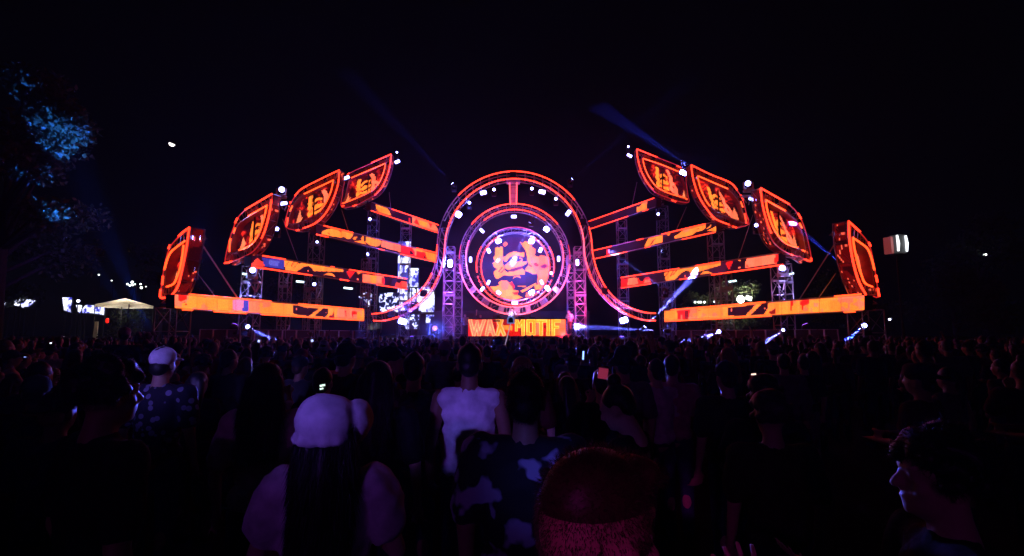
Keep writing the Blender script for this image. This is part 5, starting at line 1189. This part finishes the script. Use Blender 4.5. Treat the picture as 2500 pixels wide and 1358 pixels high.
def make_hair(style, voxel=.014):
    bm = bmesh.new(); x, y, z = 0, 0, 1.645; rr = random.Random(hash(style) % 1000 if not isinstance(style, str) else sum(map(ord, style)))
    if style == 'short':
        ico(bm, (x, y - .018, z + .045), (.082, .097, .088), sub=3); ico(bm, (x, y - .055, z - .015), (.07, .055, .07))
        for k in range(26): 
            a = rr.uniform(0, 6.28); t = rr.uniform(.1, 1); ico(bm, (x + .07 * t * math.cos(a), y - .015 + .085 * t * math.sin(a), z + .045 + .09 * math.sqrt(max(0, 1 - t * t))), (.016, .016, .012), sub=1)
    elif style == 'fade':
        ico(bm, (x, y - .004, z + .062), (.073, .094, .076), sub=3); caps(bm, (x - .04, y + .07, z + .095), (x + .04, y + .07, z + .095), .026, .026)
    elif style in ('long', 'straight'):
        ico(bm, (x, y - .02, z + .04), (.088, .102, .094), sub=3)
        for s in np.linspace(-1, 1, 9):
            l = .36 if style == 'long' else .28; j = rr.uniform(-.02, .02)
            caps(bm, (s * .07, -.055 - .03 * (1 - abs(s)), z + .02), (s * .085, -.12 + .03 * abs(s), z - .14), .038, .04); caps(bm, (s * .085, -.12 + .03 * abs(s), z - .14), (s * .09 + j, -.155 + .03 * abs(s), z - l - rr.uniform(0, .03)), .04, .03)
    elif style == 'curly':
        for k in range(90):
            a = rr.uniform(0, 6.28); ph = rr.uniform(-.5, 1.57); r = .105
            p = Vector((math.cos(a) * math.cos(ph) * r, math.sin(a) * math.cos(ph) * r * 1.1 - .02, math.sin(ph) * r + .04))
            if p.y > .05 and p.z < .06: continue
            ico(bm, Vector((x, y, z)) + p, (.027, .027, .027), sub=1)
        ico(bm, (x, y - .02, z + .04), (.09, .1, .09))
    elif style == 'bun':
        ico(bm, (x, y - .02, z + .04), (.083, .098, .09), sub=3); ico(bm, (x, y - .05, z + .15), (.045, .045, .04)); ico(bm, (x, y - .06, z - .01), (.07, .05, .06))
    elif style == 'pony':
        ico(bm, (x, y - .02, z + .04), (.083, .098, .09), sub=3); caps(bm, (0, -.1, z + .06), (0, -.16, z - .02), .035, .035); caps(bm, (0, -.16, z - .02), (0.01, -.13, z - .3), .035, .012)
    return fuse(bm, voxel, 2)
def make_cap(style, voxel=.011):
    bm = bmesh.new(); x, y, z = 0, 0, 1.645
    if style in ('cap', 'backcap'):
        s = 1 if style == 'cap' else -1
        ico(bm, (x, y - .01, z + .052), (.088, .106, .088), sub=3)
        ico(bm, (x, y + s * .14, z + .035), (.07, .075, .011), Matrix.Rotation(-s * .18, 3, 'X'), sub=3)
        ico(bm, (x, y - .01, z + .142), (.01, .01, .008))
    elif style == 'bucket':
        caps(bm, (x, y - .01, z + .05), (x, y - .01, z + .105), .092, .08, 16)
        bmesh.ops.create_cone(bm, cap_ends=True, segments=20, radius1=.15, radius2=.095, depth=.06, matrix=Matrix.Translation((x, y - .01, z + .03)))
    elif style == 'beret':
        ico(bm, (x - .015, y - .03, z + .045), (.118, .125, .105), Matrix.Rotation(.25, 3, 'Y'), sub=3); ico(bm, (x + .10, y + .02, z + .035), (.055, .085, .085), sub=3)
        caps(bm, (x - .085, y - .03, z - .03), (x - .1, y - .02, z + .03), .03, .03); caps(bm, (x + .075, y - .06, z - .06), (x + .085, y - .035, z + .0), .028, .035)
        for k in range(14):
            a = k / 14 * 6.28; ico(bm, (x - .02 + .095 * math.cos(a), y - .03 + .1 * math.sin(a), z - .015), (.03, .03, .02), sub=2)
    return fuse(bm, voxel, 2, .008 if style == 'beret' else .004)
def skin(name, c): return mat(name, c, .5, noise=(40, .06), spec=.35)
SKINS = [skin('skin_light', (.55, .36, .27)), skin('skin_tan', (.40, .24, .16)), skin('skin_brown', (.22, .12, .075))]
HAIRS = [mat('hair_black', (.012, .010, .010), .45, noise=(60, .3), bump=.15), mat('hair_brown', (.05, .028, .016), .45, noise=(60, .3), bump=.15), mat('hair_blond', (.28, .18, .08), .45, noise=(60, .3), bump=.15)]
def cloth(name, c): return mat('cloth_' + name, c, .85, noise=(16, .22), bump=.35, spec=.15)
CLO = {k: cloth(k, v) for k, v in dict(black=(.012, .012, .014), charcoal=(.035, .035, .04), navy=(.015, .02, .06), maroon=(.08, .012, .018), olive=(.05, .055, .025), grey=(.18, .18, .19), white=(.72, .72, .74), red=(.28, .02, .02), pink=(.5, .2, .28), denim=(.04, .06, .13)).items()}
def patterned(name, base, spot, scale, thr, kind='VORONOI'):
    m = bpy.data.materials.new(name); m.use_nodes = True; nt = m.node_tree; b = nt.nodes['Principled BSDF']; b.inputs['Roughness'].default_value = .8
    tc = nt.nodes.new('ShaderNodeTexCoord'); tx = nt.nodes.new('ShaderNodeTexVoronoi' if kind == 'VORONOI' else 'ShaderNodeTexNoise'); tx.inputs['Scale'].default_value = scale
    nt.links.new(tc.outputs['Object'], tx.inputs['Vector']); mr = nt.nodes.new('ShaderNodeMapRange'); mr.inputs[1].default_value = thr - .03; mr.inputs[2].default_value = thr + .03
    if kind == 'VORONOI': mr.inputs[3].default_value = 1; mr.inputs[4].default_value = 0
    nt.links.new(tx.outputs[0], mr.inputs[0]); mx = nt.nodes.new('ShaderNodeMixRGB'); mx.inputs[1].default_value = (*base, 1); mx.inputs[2].default_value = (*spot, 1)
    nt.links.new(mr.outputs[0], mx.inputs[0]); nt.links.new(mx.outputs[0], b.inputs['Base Color']); return m
FLORAL = patterned('cloth_floral', (.012, .012, .03), (.22, .22, .32), 17, .36); SPLOTCH = patterned('cloth_tie_dye', (.012, .012, .016), (.42, .42, .6), 9, .55, 'NOISE'); PRINT = patterned('cloth_faded_print', (.05, .05, .055), (.22, .15, .2), 14, .6, 'NOISE')
_c = {}
def cached(k, f):
    if k not in _c: _c[k] = f()
    return _c[k]
NEWCAP = mat('cap_dark', (.02, .02, .025), .8); 
rnd_ = random.Random(3)
def person(x, y, h, yaw, label, pose='down', fem=False, shirt='black', sleeves=1, trousers='denim', hair='short', haircol=0, hat=None, hatcol='black', skincol=0, group='people standing in the crowd', voxel=.016, z=0.0, head=(0, 0, 0), loose=.018, name='person'):
    root = thing(name, label, 'person', (x, y, z), group, yaw); s = h / 1.755; root.scale = (s, s, s)
    def put(nm, me, m):
        o = bpy.data.objects.new(nm, me); C.objects.link(o); o.parent = root
        if not me.materials: me.materials.append(None)
        o.material_slots[0].link = 'OBJECT'; o.material_slots[0].material = m; return o
    put('body', cached(('b', pose, fem, voxel, head), lambda: make_body(pose, fem, voxel, head)), SKINS[skincol])
    put('shirt', cached(('s', pose, fem, sleeves, voxel, loose), lambda: make_shirt(pose, fem, sleeves, voxel, loose)), shirt if not isinstance(shirt, str) else CLO[shirt])
    put('trousers', cached('t', make_trousers), CLO[trousers])
    for sd in (-1, 1): put('shoe', cached(('sh', sd), lambda: make_shoe(sd)), CLO['charcoal'])
    RM = Matrix.Translation((0, 0, 1.52)) @ (Matrix.Rotation(head[2], 4, 'Z') @ Matrix.Rotation(head[0], 4, 'X') @ Matrix.Rotation(head[1], 4, 'Y')) @ Matrix.Translation((0, 0, -1.52))
    if hair: put('hair', cached(('h', hair, voxel), lambda: make_hair(hair, min(.014, voxel))), HAIRS[haircol]).matrix_local = RM
    if hat: put('hat' if hat in ('beret', 'bucket') else 'cap', cached(('c', hat), lambda: make_cap(hat)), CLO[hatcol]).matrix_local = RM
    return root
def stand(u, v, Y):                      # where the head top is seen -> ground position and body height
    p = at(u, v, Y); return p.x, p.y, p.z

# ---- the figures that can be made out one by one
x, y, h = stand(1455, 1136, .80)
near = person(x, y, h, R(-55), 'person with cropped faded hair and bare ear, head close in front of the lens', pose='bent', hair='fade', haircol=1, shirt='charcoal', skincol=1, voxel=.009, group=None)
x, y, h = stand(812, 966, 1.95)
bw_ = person(x, y, h - .03, R(8), 'person in puffy white cap and white blouse with puffed sleeves and dark hair', fem=True, pose='bent', hair='long', shirt='white', sleeves=3, hat='beret', hatcol='white', voxel=.011, group=None, skincol=0, loose=.03)
x, y, h = stand(1283, 915, 2.15)
person(x, y, h, R(-4), 'person with short hair in dark shirt with pale tie dye blotches', hair='short', haircol=0, shirt=SPLOTCH, voxel=.011, group=None, skincol=1, loose=.03)
x, y, h = stand(1147, 848, 3.45)
person(x, y, h, R(2), 'person in white sleeveless top with dark hair seen from behind', hair='short', shirt='white', sleeves=0, voxel=.010, group=None, skincol=2, loose=.014)
x, y, h = stand(401, 856, 4.0)
person(x, y, h, R(5), 'person in white cap and dark flowered shirt', hair='short', shirt=FLORAL, hat='cap', hatcol='white', voxel=.012, group=None, skincol=1)
x, y, h = stand(270, 897, 2.0)
person(x, y, h, R(-30), 'dark haired person in black shirt beside the flowered shirt', hair='curly', shirt='black', voxel=.012, group=None, skincol=1)
x, y, h = stand(655, 893, 3.0)
person(x, y, h, R(10), 'person with long dark hair over a pale violet lit white top', fem=True, hair='long', shirt='white', sleeves=1, voxel=.012, group=None)
x, y, h = stand(925, 888, 3.1)
person(x, y, h, R(0), 'person with long black hair in black top behind the puffy white cap', fem=True, hair='long', shirt='black', voxel=.012, group=None)
x, y, h = stand(955, 853, 4.4)
person(x, y, h, R(-70), 'person in dark cap turning a pink lit face sideways', hair='short', hat='cap', shirt='grey', voxel=.012, group=None)
x, y, h = stand(1012, 868, 3.9)
person(x, y, h, R(0), 'person in grey shirt with faded print on the back', shirt=PRINT, hair='short', voxel=.012, group=None)
x, y, h = stand(2285, 1075, 1.4)
person(x, y, h, R(72), 'person with thick curly hair turning a dim pink face towards the tent side', pose='hold', hair='curly', shirt='black', voxel=.009, group=None, skincol=0)
x, y, h = stand(1530, 945, 2.7)
person(x, y, h, R(60), 'person looking down sideways with dim red lit face', fem=True, hair='bun', shirt='black', voxel=.012, group=None, head=(-.45, 0, 0))
x, y, h = stand(1275, 876, 4.3)
person(x, y, h, R(0), 'person with reddish blond straight hair between the white top and the tie dye shirt', fem=True, hair='straight', haircol=2, shirt='maroon', voxel=.012, group=None)
x, y, h = stand(1087, 838, 7.5)
person(x, y, h, R(-12), 'person in light shirt and pale cap edged by blue stage light', hair='short', hat='cap', hatcol='white', shirt='grey', group=None)
x, y, h = stand(1130, 823, 11.0)
person(x, y, h, R(0), 'dark round headed person standing out against the blue fog', hair='short', shirt='black', group=None)
x, y, h = stand(1470, 905, 3.9)
person(x, y, h, R(0), 'person in dark top holding up a pink glowing phone', pose='phone', hair='short', shirt='black', voxel=.012, group=None)
px = at(1472, 912, 3.5); MP = Matrix.Rotation(R(9), 3, 'Y')
root = thing('phone', 'phone with a pink lit screen held up in the crowd', 'phone', px); b = MB(); b.rbox(px, (.078, .009, .085), MP, .06); b.build('case', DARK, root); b = MB(); b.rbox(px + Vector((0, -.006, 0)), (.066, .004, .074), MP, .04); b.build('screen', mat('pink_screen', (.3, .1, .15), .3, emit=(.6, .05, .14), es=.34), root)
x, y, h = stand(790, 905, 4.1)
person(x, y, h, R(0), 'person in black top holding a small bright phone at chest height', pose='hold', hair='short', shirt='black', voxel=.012, group=None)
px = at(788, 945, 3.8)
root = thing('phone', 'small phone with a white and green glowing screen', 'phone', px); b = MB(); M = Matrix.Rotation(R(-12), 3, 'Y'); b.rbox(px, (.05, .009, .06), M, .1); b.build('case', DARK, root); b = MB(); b.box(px + Vector((0, -.007, .012)), (.04, .004, .014), M); b.box(px + Vector((-.006, -.007, -.012)), (.026, .004, .012), M); b.build('screen', mat('phone_glow', (.3, .3, .3), .3, emit=(.75, 1, .85), es=1.4), root)
x, y, h = stand(1640, 872, 5.0)
person(x, y, h, R(-25), 'person in pink shirt behind the phone holder', hair='short', shirt='pink', voxel=.016, group=None)
x, y, h = stand(1600, 882, 4.9)
person(x, y, h, R(15), 'person in white shirt beside the pink shirt', hair='short', shirt='white', voxel=.016, group=None)
x, y, h = stand(1520, 862, 4.6)
person(x, y, h, R(5), 'person in grey shirt in front of the tower with the flat beam', hair='short', shirt='grey', hat='bucket', hatcol='charcoal', group=None)
x, y, h = stand(738, 856, 7.2)
person(x, y, h, R(0), 'person in white cap tinted with pink light in the middle of the crowd', hair='short', hat='backcap', hatcol='pink', shirt='black', group=None)  # pink cloth stands for coloured light on a white cap
x, y, h = stand(792, 840, 9.0)
person(x, y, h, R(0), 'person in violet lit white bucket hat in the middle of the crowd', hair='short', hat='bucket', hatcol='white', shirt='navy', group=None)
x, y, h = stand(305, 803, 9.5)
person(x, y, h, R(40), 'tall person in white cap tinted with magenta light near the white tent', hair='short', hat='cap', hatcol='pink', shirt='black', group=None)  # magenta light on the cap put into its cloth colour
x, y, h = stand(1885, 838, 8.0)
person(x, y, h, R(-10), 'person with magenta lit bald looking cap on the thin side of the crowd', hair='short', hat='backcap', hatcol='grey', shirt='charcoal', group=None)
x, y, h = stand(1912, 868, 6.5)
person(x, y, h, R(-20), 'person in violet lit pale shirt on the thin side of the crowd', hair='short', shirt='grey', sleeves=2, group=None)
x, y, h = stand(1960, 872, 7.0)
person(x, y, h, R(-10), 'person in black top and light trousers on the thin side of the crowd', hair='short', shirt='black', trousers='grey', group=None)
x, y, h = stand(2440, 880, 6.5)
person(x, y, h, R(20), 'person in blue grey lit shirt at the edge of the crowd under the dark trees', hair='short', shirt='grey', group=None)
x, y, h = stand(2310, 900, 5.0)
person(x, y, h, R(10), 'person in pale sleeveless top under the dark trees', fem=True, hair='pony', shirt='grey', sleeves=0, group=None)
# raised hand at the lower edge
x, y, h = stand(2005, 1775, .95)
person(x - .26, y, h, R(0), 'short person raising one hand with spread fingers close to the lens', pose='up', hair='short', shirt='black', voxel=.0065, group=None, skincol=0)
# fine cropped hair of the nearest head
rs = np.random.default_rng(5)
def strands(root, src, n, length, m, down=0.0, keep=None, wid=.0006):
    """fine single hairs over a hair or skin surface, joined: too small to pick apart"""
    o0 = [o for o in root.children if o.name.startswith(src)][0]; nv = len(o0.data.vertices)
    hv = np.zeros(nv * 3); o0.data.vertices.foreach_get('co', hv); hv = hv.reshape(-1, 3); hn = np.zeros(nv * 3); o0.data.vertices.foreach_get('normal', hn); hn = hn.reshape(-1, 3)
    idx = np.arange(nv) if keep is None else np.nonzero(keep(hv))[0]
    ii = idx[rs.integers(0, len(idx), n)]; P = hv[ii] + rs.normal(scale=.004, size=(n, 3)); d = hn[ii] * (1 - .75 * down) + rs.normal(scale=.35 * (1 - .6 * down), size=(n, 3)) + np.array([0, 0, -1]) * down * 1.6
    d /= np.linalg.norm(d, axis=1, keepdims=True); sd = np.cross(d, rs.normal(size=(n, 3))); sd /= np.linalg.norm(sd, axis=1, keepdims=True)
    L_ = length * (.6 + .8 * rs.random((n, 1))); V = np.stack([P - sd * wid, P + sd * wid, P + d * L_], 1).reshape(-1, 3)
    me = bpy.data.meshes.new('hair_strands'); me.from_pydata(V.tolist(), [], np.arange(n * 3).reshape(-1, 3).tolist()); me.materials.append(m)
    o = bpy.data.objects.new('hair_strands', me); C.objects.link(o); o.parent = root; o.matrix_local = o0.matrix_local.copy(); o['kind'] = 'stuff'
strands(near, 'hair', 9000, .008, HAIRS[1])
strands(near, 'body', 12000, .0055, HAIRS[1], .5, keep=lambda v: (v[:, 2] > 1.635) & (v[:, 1] < .06) & (np.abs(v[:, 0]) < .082), wid=.0007)
strands(near, 'body', 5000, .003, HAIRS[1], .5, keep=lambda v: (v[:, 2] > 1.585) & (v[:, 2] < 1.65) & (v[:, 1] < .045) & (np.abs(v[:, 0]) < .08), wid=.0005)
strands(bw_, 'hair', 9000, .07, HAIRS[0], .9, wid=.0012)
for nm in ('person with long dark hair over', 'person with long black hair in', 'person with thick curly', 'person with reddish blond', 'dark haired person in black shirt', 'person with short hair in dark shirt'):
    r_ = [o for o in C.objects if o.get('label', '').startswith(nm)][0]; lg = 'long' in nm or 'blond' in nm
    strands(r_, 'hair', 5000, .06 if lg else .014, HAIRS[2] if 'blond' in nm else HAIRS[0], .9 if lg else .2, wid=.001)
# small lit phones and glints in the crowd
for u, v, Y, w_, h_, col, es, lab in ((124, 838, 9.0, .035, .02, (.9, .95, 1), 2.0, 'tiny white lit phone in the crowd below the far screens'), (61, 872, 7.0, .03, .012, (.3, .4, 1), 1.2, 'tiny blue lit phone in the crowd below the big tree'),
        (1840, 914, 5.2, .05, .016, (1, .7, .6), 1.6, 'thin pale lit phone on the thin side of the crowd'), (1424, 868, 6.5, .02, .11, (.25, .4, 1), 2.5, 'upright blue white lit phone in the crowd before the deck'), (596, 830, 13, .06, .07, (.7, .75, 1), 2.0, 'white lit phone held up under the lowest tent side fascia'),
        (632, 833, 13, .06, .06, (.5, .55, 1), 1.6, 'blue white lit phone held up beside the white lit one'), (762, 832, 12, .06, .06, (.5, .6, 1), 1.4, 'blue lit phone held up under the red lit tower')):
    p = at(u, v, Y); root = thing('phone', lab, 'phone', p, 'lit phones in the crowd'); M = Matrix.Rotation(R(rnd_.uniform(-25, 25) if h_ < .1 else 4), 3, 'Y')
    b = MB(); b.rbox(p, (w_, .003, h_), M, .12); b.build('screen', mat('phone_' + lab[:14].replace(' ', '_'), (.2, .2, .2), .3, emit=col, es=es), root); b = MB(); b.rbox(p + Vector((0, .006, 0)), (w_ * 1.1, .009, h_ * 1.08), M, .12); b.build('case', DARK, root)

# ---- people on the stage
sy = 33.2; zr = zb0 + 0.12
dj = person(at(1252, 760, sy).x, 33.0, 1.78, R(180), 'DJ in white shirt leaning over the booth under the rings', pose='bent', hair='short', shirt='white', group=None, z=zr)
person(at(1135, 800, 34.0).x, 34.0, 1.72, R(200), 'pale lit person standing on the deck by the first glowing letter', hair='short', shirt='white', trousers='grey', group=None, z=1.6)
person(at(1391, 800, 33.6).x, 33.6, 1.80, R(140), 'person in white dress beside the orange end of the booth', fem=True, hair='long', shirt='white', trousers='grey', pose='bent', group=None, z=1.75)
person(at(1173, 800, 34.4).x, 34.4, 1.7, R(170), 'dim pink lit person raising an arm behind the booth', pose='up', hair='short', shirt='maroon', group=None, z=1.6)
# totem held above the crowd in front of the booth
tp = at(1247, 783, 19.0); tb = at(1236, 830, 19.0)
root = thing('totem', 'pale shield shaped totem on a white stick raised before the DJ booth', 'totem', tp)
b = MB(); sh = [(-.15, -.12), (.15, -.12), (.145, .08), (.09, .17), (0, .2), (-.09, .17), (-.145, .08)]
b.add([tp + Vector((a_, -.02, z_)) for a_, z_ in sh] + [tp + Vector((a_, .02, z_)) for a_, z_ in sh], [tuple(range(7)), tuple(range(13, 6, -1))] + [(i, i + 7, (i + 1) % 7 + 7, (i + 1) % 7) for i in range(7)])
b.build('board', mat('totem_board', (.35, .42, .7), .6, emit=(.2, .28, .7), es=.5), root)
b = MB(); b.add([tp + Vector((a_ * .62, -.026, z_ * .62)) for a_, z_ in sh], [tuple(range(7))]); b.build('print', mat('totem_print', (.02, .03, .2), .6, noise=(20, .8)), root)
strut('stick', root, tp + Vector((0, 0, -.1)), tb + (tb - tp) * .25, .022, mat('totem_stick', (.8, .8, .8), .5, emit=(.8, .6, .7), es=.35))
person(tb.x - .05, 19.1, 1.72, 0, 'person hidden in the crowd holding the totem stick', pose='hold', hair='short', shirt='black', group=None)

# ---- the rest of the crowd
taken = [(o.location.x, o.location.y) for o in C.objects if o.name.startswith('person') and o.type == 'EMPTY']
spots = []
rnd = random.Random(42)
yy = 1.9
while yy < 27.5:
    sp_ = .62 if yy < 8 else .68
    xw = yy * 1.12 + .6; xx = -xw + rnd.uniform(0, sp_)
    while xx < xw:
        spots.append((xx + rnd.uniform(-.2, .2), yy + rnd.uniform(-.26, .26))); xx += sp_ * rnd.uniform(.85, 1.35)
    yy += .74 if yy < 8 else .9
KEEP = [(812, 1000, 1.95), (1283, 990, 2.15), (1147, 960, 3.45), (401, 930, 4.0), (655, 960, 3.0), (1530, 985, 2.7)]
def blocks(x, y, h):
    u, v = proj((x, y, h)); w = 95.0 / y
    if y < 3.2 and 540 < u < 1690: return True
    # keep sight lines to the people picked out above
    for uu, vv, Y in KEEP:
        if y < Y + .35 and abs(u - uu) < w + 95 / Y * 3: return True
    if u > 1650 and y < 8 and rnd.random() < .55: return True
    return False
SH = ['black', 'black', 'black', 'charcoal', 'charcoal', 'navy', 'maroon', 'olive', 'grey', 'red', 'white']
HD = [('short', None, 'short hair'), ('short', None, 'short hair'), ('long', None, 'long hair'), ('straight', None, 'straight shoulder length hair'), ('curly', None, 'curly hair'), ('bun', None, 'hair in a bun'), ('pony', None, 'hair in a ponytail'), ('short', 'cap', 'a dark cap'), ('short', 'backcap', 'a dark backwards cap'), ('short', 'bucket', 'a dark bucket hat')]
PS = [('down', 'arms down')] * 5 + [('up', 'one arm in the air')] + [('bent', 'arms bent')] * 3 + [ ('hold', 'one hand at the chest'), ('phone', 'both hands at the face')]
HC = ['black', 'brown', 'blond']
far = []; n_ind = 0
spots.sort(key=lambda p: p[1])
for x, y in spots:
    if any((x - a) ** 2 + (y - c_) ** 2 < .3 for a, c_ in taken): continue
    h = rnd.gauss(1.71, .085); h = min(max(h, 1.52), 1.84 if y < 12 else 1.88)
    if blocks(x, y, h): continue
    taken.append((x, y))
    if n_ind < 255:
        n_ind += 1
        uu_ = proj((x, y, h))[0]
        hs, hat, ht = rnd.choice(HD); sh = rnd.choice(SH); ps, pt = rnd.choice(PS); fem = hs in ('long', 'straight', 'bun', 'pony'); hcx = rnd.choice([0, 0, 0, 1, 1, 2])
        if ps == 'up' and 1060 < uu_ < 1450: ps, pt = 'down', 'arms down'
        person(x, y, h * (.96 if fem else 1), rnd.gauss(0, .35), f'{sh} shirted person in the crowd, {HC[hcx]} {ht}, {pt}' if not hat else f'{sh} shirted person in the crowd wearing {ht}, {pt}', pose=ps, fem=fem, shirt=sh, sleeves=1, trousers=rnd.choice(['denim', 'black', 'charcoal']), hair=hs, haircol=hcx, hat=hat, hatcol='charcoal', skincol=rnd.choice([0, 0, 1, 1, 2]), voxel=.02)
    else: far.append((x, y, h, rnd.gauss(0, .4), rnd.choice([0, 0, 0, 1, 1, 1, 2, 2, 2, 3 if abs(proj((x, y, h))[0] - 1255) > 190 else 0])))
# heads too far off to pick apart: one mass
def low_person(pose, fem, hs):
    bm = bmesh.new()
    for me in (make_body(pose, fem, .03), make_shirt(pose, fem, 1, .03), make_trousers(.035), make_hair(hs, .03)): bm.from_mesh(me)
    me = fuse(bm, .042, 0)
    o = bpy.data.objects.new('tmp', me); C.objects.link(o)
    V = np.array([v.co[:] for v in me.vertices]); Fq = [tuple(p.vertices) for p in me.polygons]; bpy.data.objects.remove(o)
    return V, Fq
LOW = [low_person('down', False, 'short'), low_person('bent', True, 'long'), low_person('hold', False, 'short'), low_person('up', False, 'curly')]
AV, AF, AM = [], [], []; off = 0
CM = [CLO['black'], CLO['charcoal'], CLO['maroon'], CLO['grey'], HAIRS[0], SKINS[1], CLO['denim']]
for x, y, h, yaw, k in far:
    V, Fq = LOW[k]; s = h / 1.755; c_, s_ = math.cos(yaw), math.sin(yaw)
    W_ = np.stack([V[:, 0] * c_ - V[:, 1] * s_, V[:, 0] * s_ + V[:, 1] * c_, V[:, 2]], 1) * s + np.array([x, y, 0])
    sm = rnd.choice([0, 0, 0, 1, 1, 2, 3])
    for f in Fq:
        z = V[f[0], 2]; yv = V[f[0], 1]
        AM.append(6 if z < .93 else (sm if z < 1.49 else (4 if (z > 1.68 or yv < .0) else 5)))
    AV.append(W_); AF += [tuple(i + off for i in f) for f in Fq]; off += len(V)
AV = np.concatenate(AV)
me = bpy.data.meshes.new('far_crowd'); me.from_pydata(AV.tolist(), [], AF)
for m in CM: me.materials.append(m)
me.polygons.foreach_set('material_index', AM); me.polygons.foreach_set('use_smooth', [True] * len(me.polygons))
o = bpy.data.objects.new('far_crowd', me); C.objects.link(o); tag(o, 'dense far crowd of dark heads before the stage', 'crowd', kind='stuff')
print('people', n_ind, 'far', len(far), 'tris', len(AF) * 2)

# ================================================================== haze in the night air
b = MB(); b.box((0, 25, 9.2), (150, 130, 20.4))
hz = b.build('haze', None); hz.data.materials.clear()
hm = bpy.data.materials.new('haze'); hm.use_nodes = True; nt = hm.node_tree; nt.nodes.clear()
o = nt.nodes.new('ShaderNodeOutputMaterial'); pv = nt.nodes.new('ShaderNodeVolumePrincipled')
pv.inputs['Color'].default_value = (.62, .74, 1, 1); pv.inputs['Density'].default_value = HAZE; pv.inputs['Anisotropy'].default_value = 0.25
nt.links.new(pv.outputs[0], o.inputs['Volume']); hz.data.materials.append(hm); tag(hz, 'thin stage haze hanging in the night air', 'haze', kind='stuff')

# smoke drifting on the deck between the rings and the booth
def smoke(c, r, dens, label):
    bm = bmesh.new(); bmesh.ops.create_icosphere(bm, subdivisions=4, radius=1.0, matrix=Matrix.Diagonal((*r, 1)))
    for v in bm.verts:
        k = 1 + .10 * math.sin(v.co.x * 1.7 + c[0]) * math.cos(v.co.z * 1.3) + .06 * math.sin(v.co.x * 3.9 + v.co.z * 2.7); v.co *= k
    me = bpy.data.meshes.new('stage_smoke'); bm.to_mesh(me); bm.free(); o = bpy.data.objects.new('stage_smoke', me); C.objects.link(o); o.location = c
    m = bpy.data.materials.new('stage_smoke'); m.use_nodes = True; nt = m.node_tree; nt.nodes.clear()
    out = nt.nodes.new('ShaderNodeOutputMaterial'); v = nt.nodes.new('ShaderNodeVolumePrincipled'); v.inputs['Color'].default_value = (.9, .9, 1, 1); v.inputs['Density'].default_value = dens; v.inputs['Anisotropy'].default_value = .3
    nt.links.new(v.outputs[0], out.inputs['Volume']); me.materials.append(m); tag(o, label, 'smoke', kind='stuff')
smoke((0.2, 35.6, 6.6), (5.2, 3.4, 6.0), SMOKE, 'smoke drifting inside the rings above the DJ booth')
smoke((-4.2, 29.2, 2.6), (3.6, 3.2, 1.7), SMOKE * 1.6, 'low smoke bank before the deck on the video wall side')
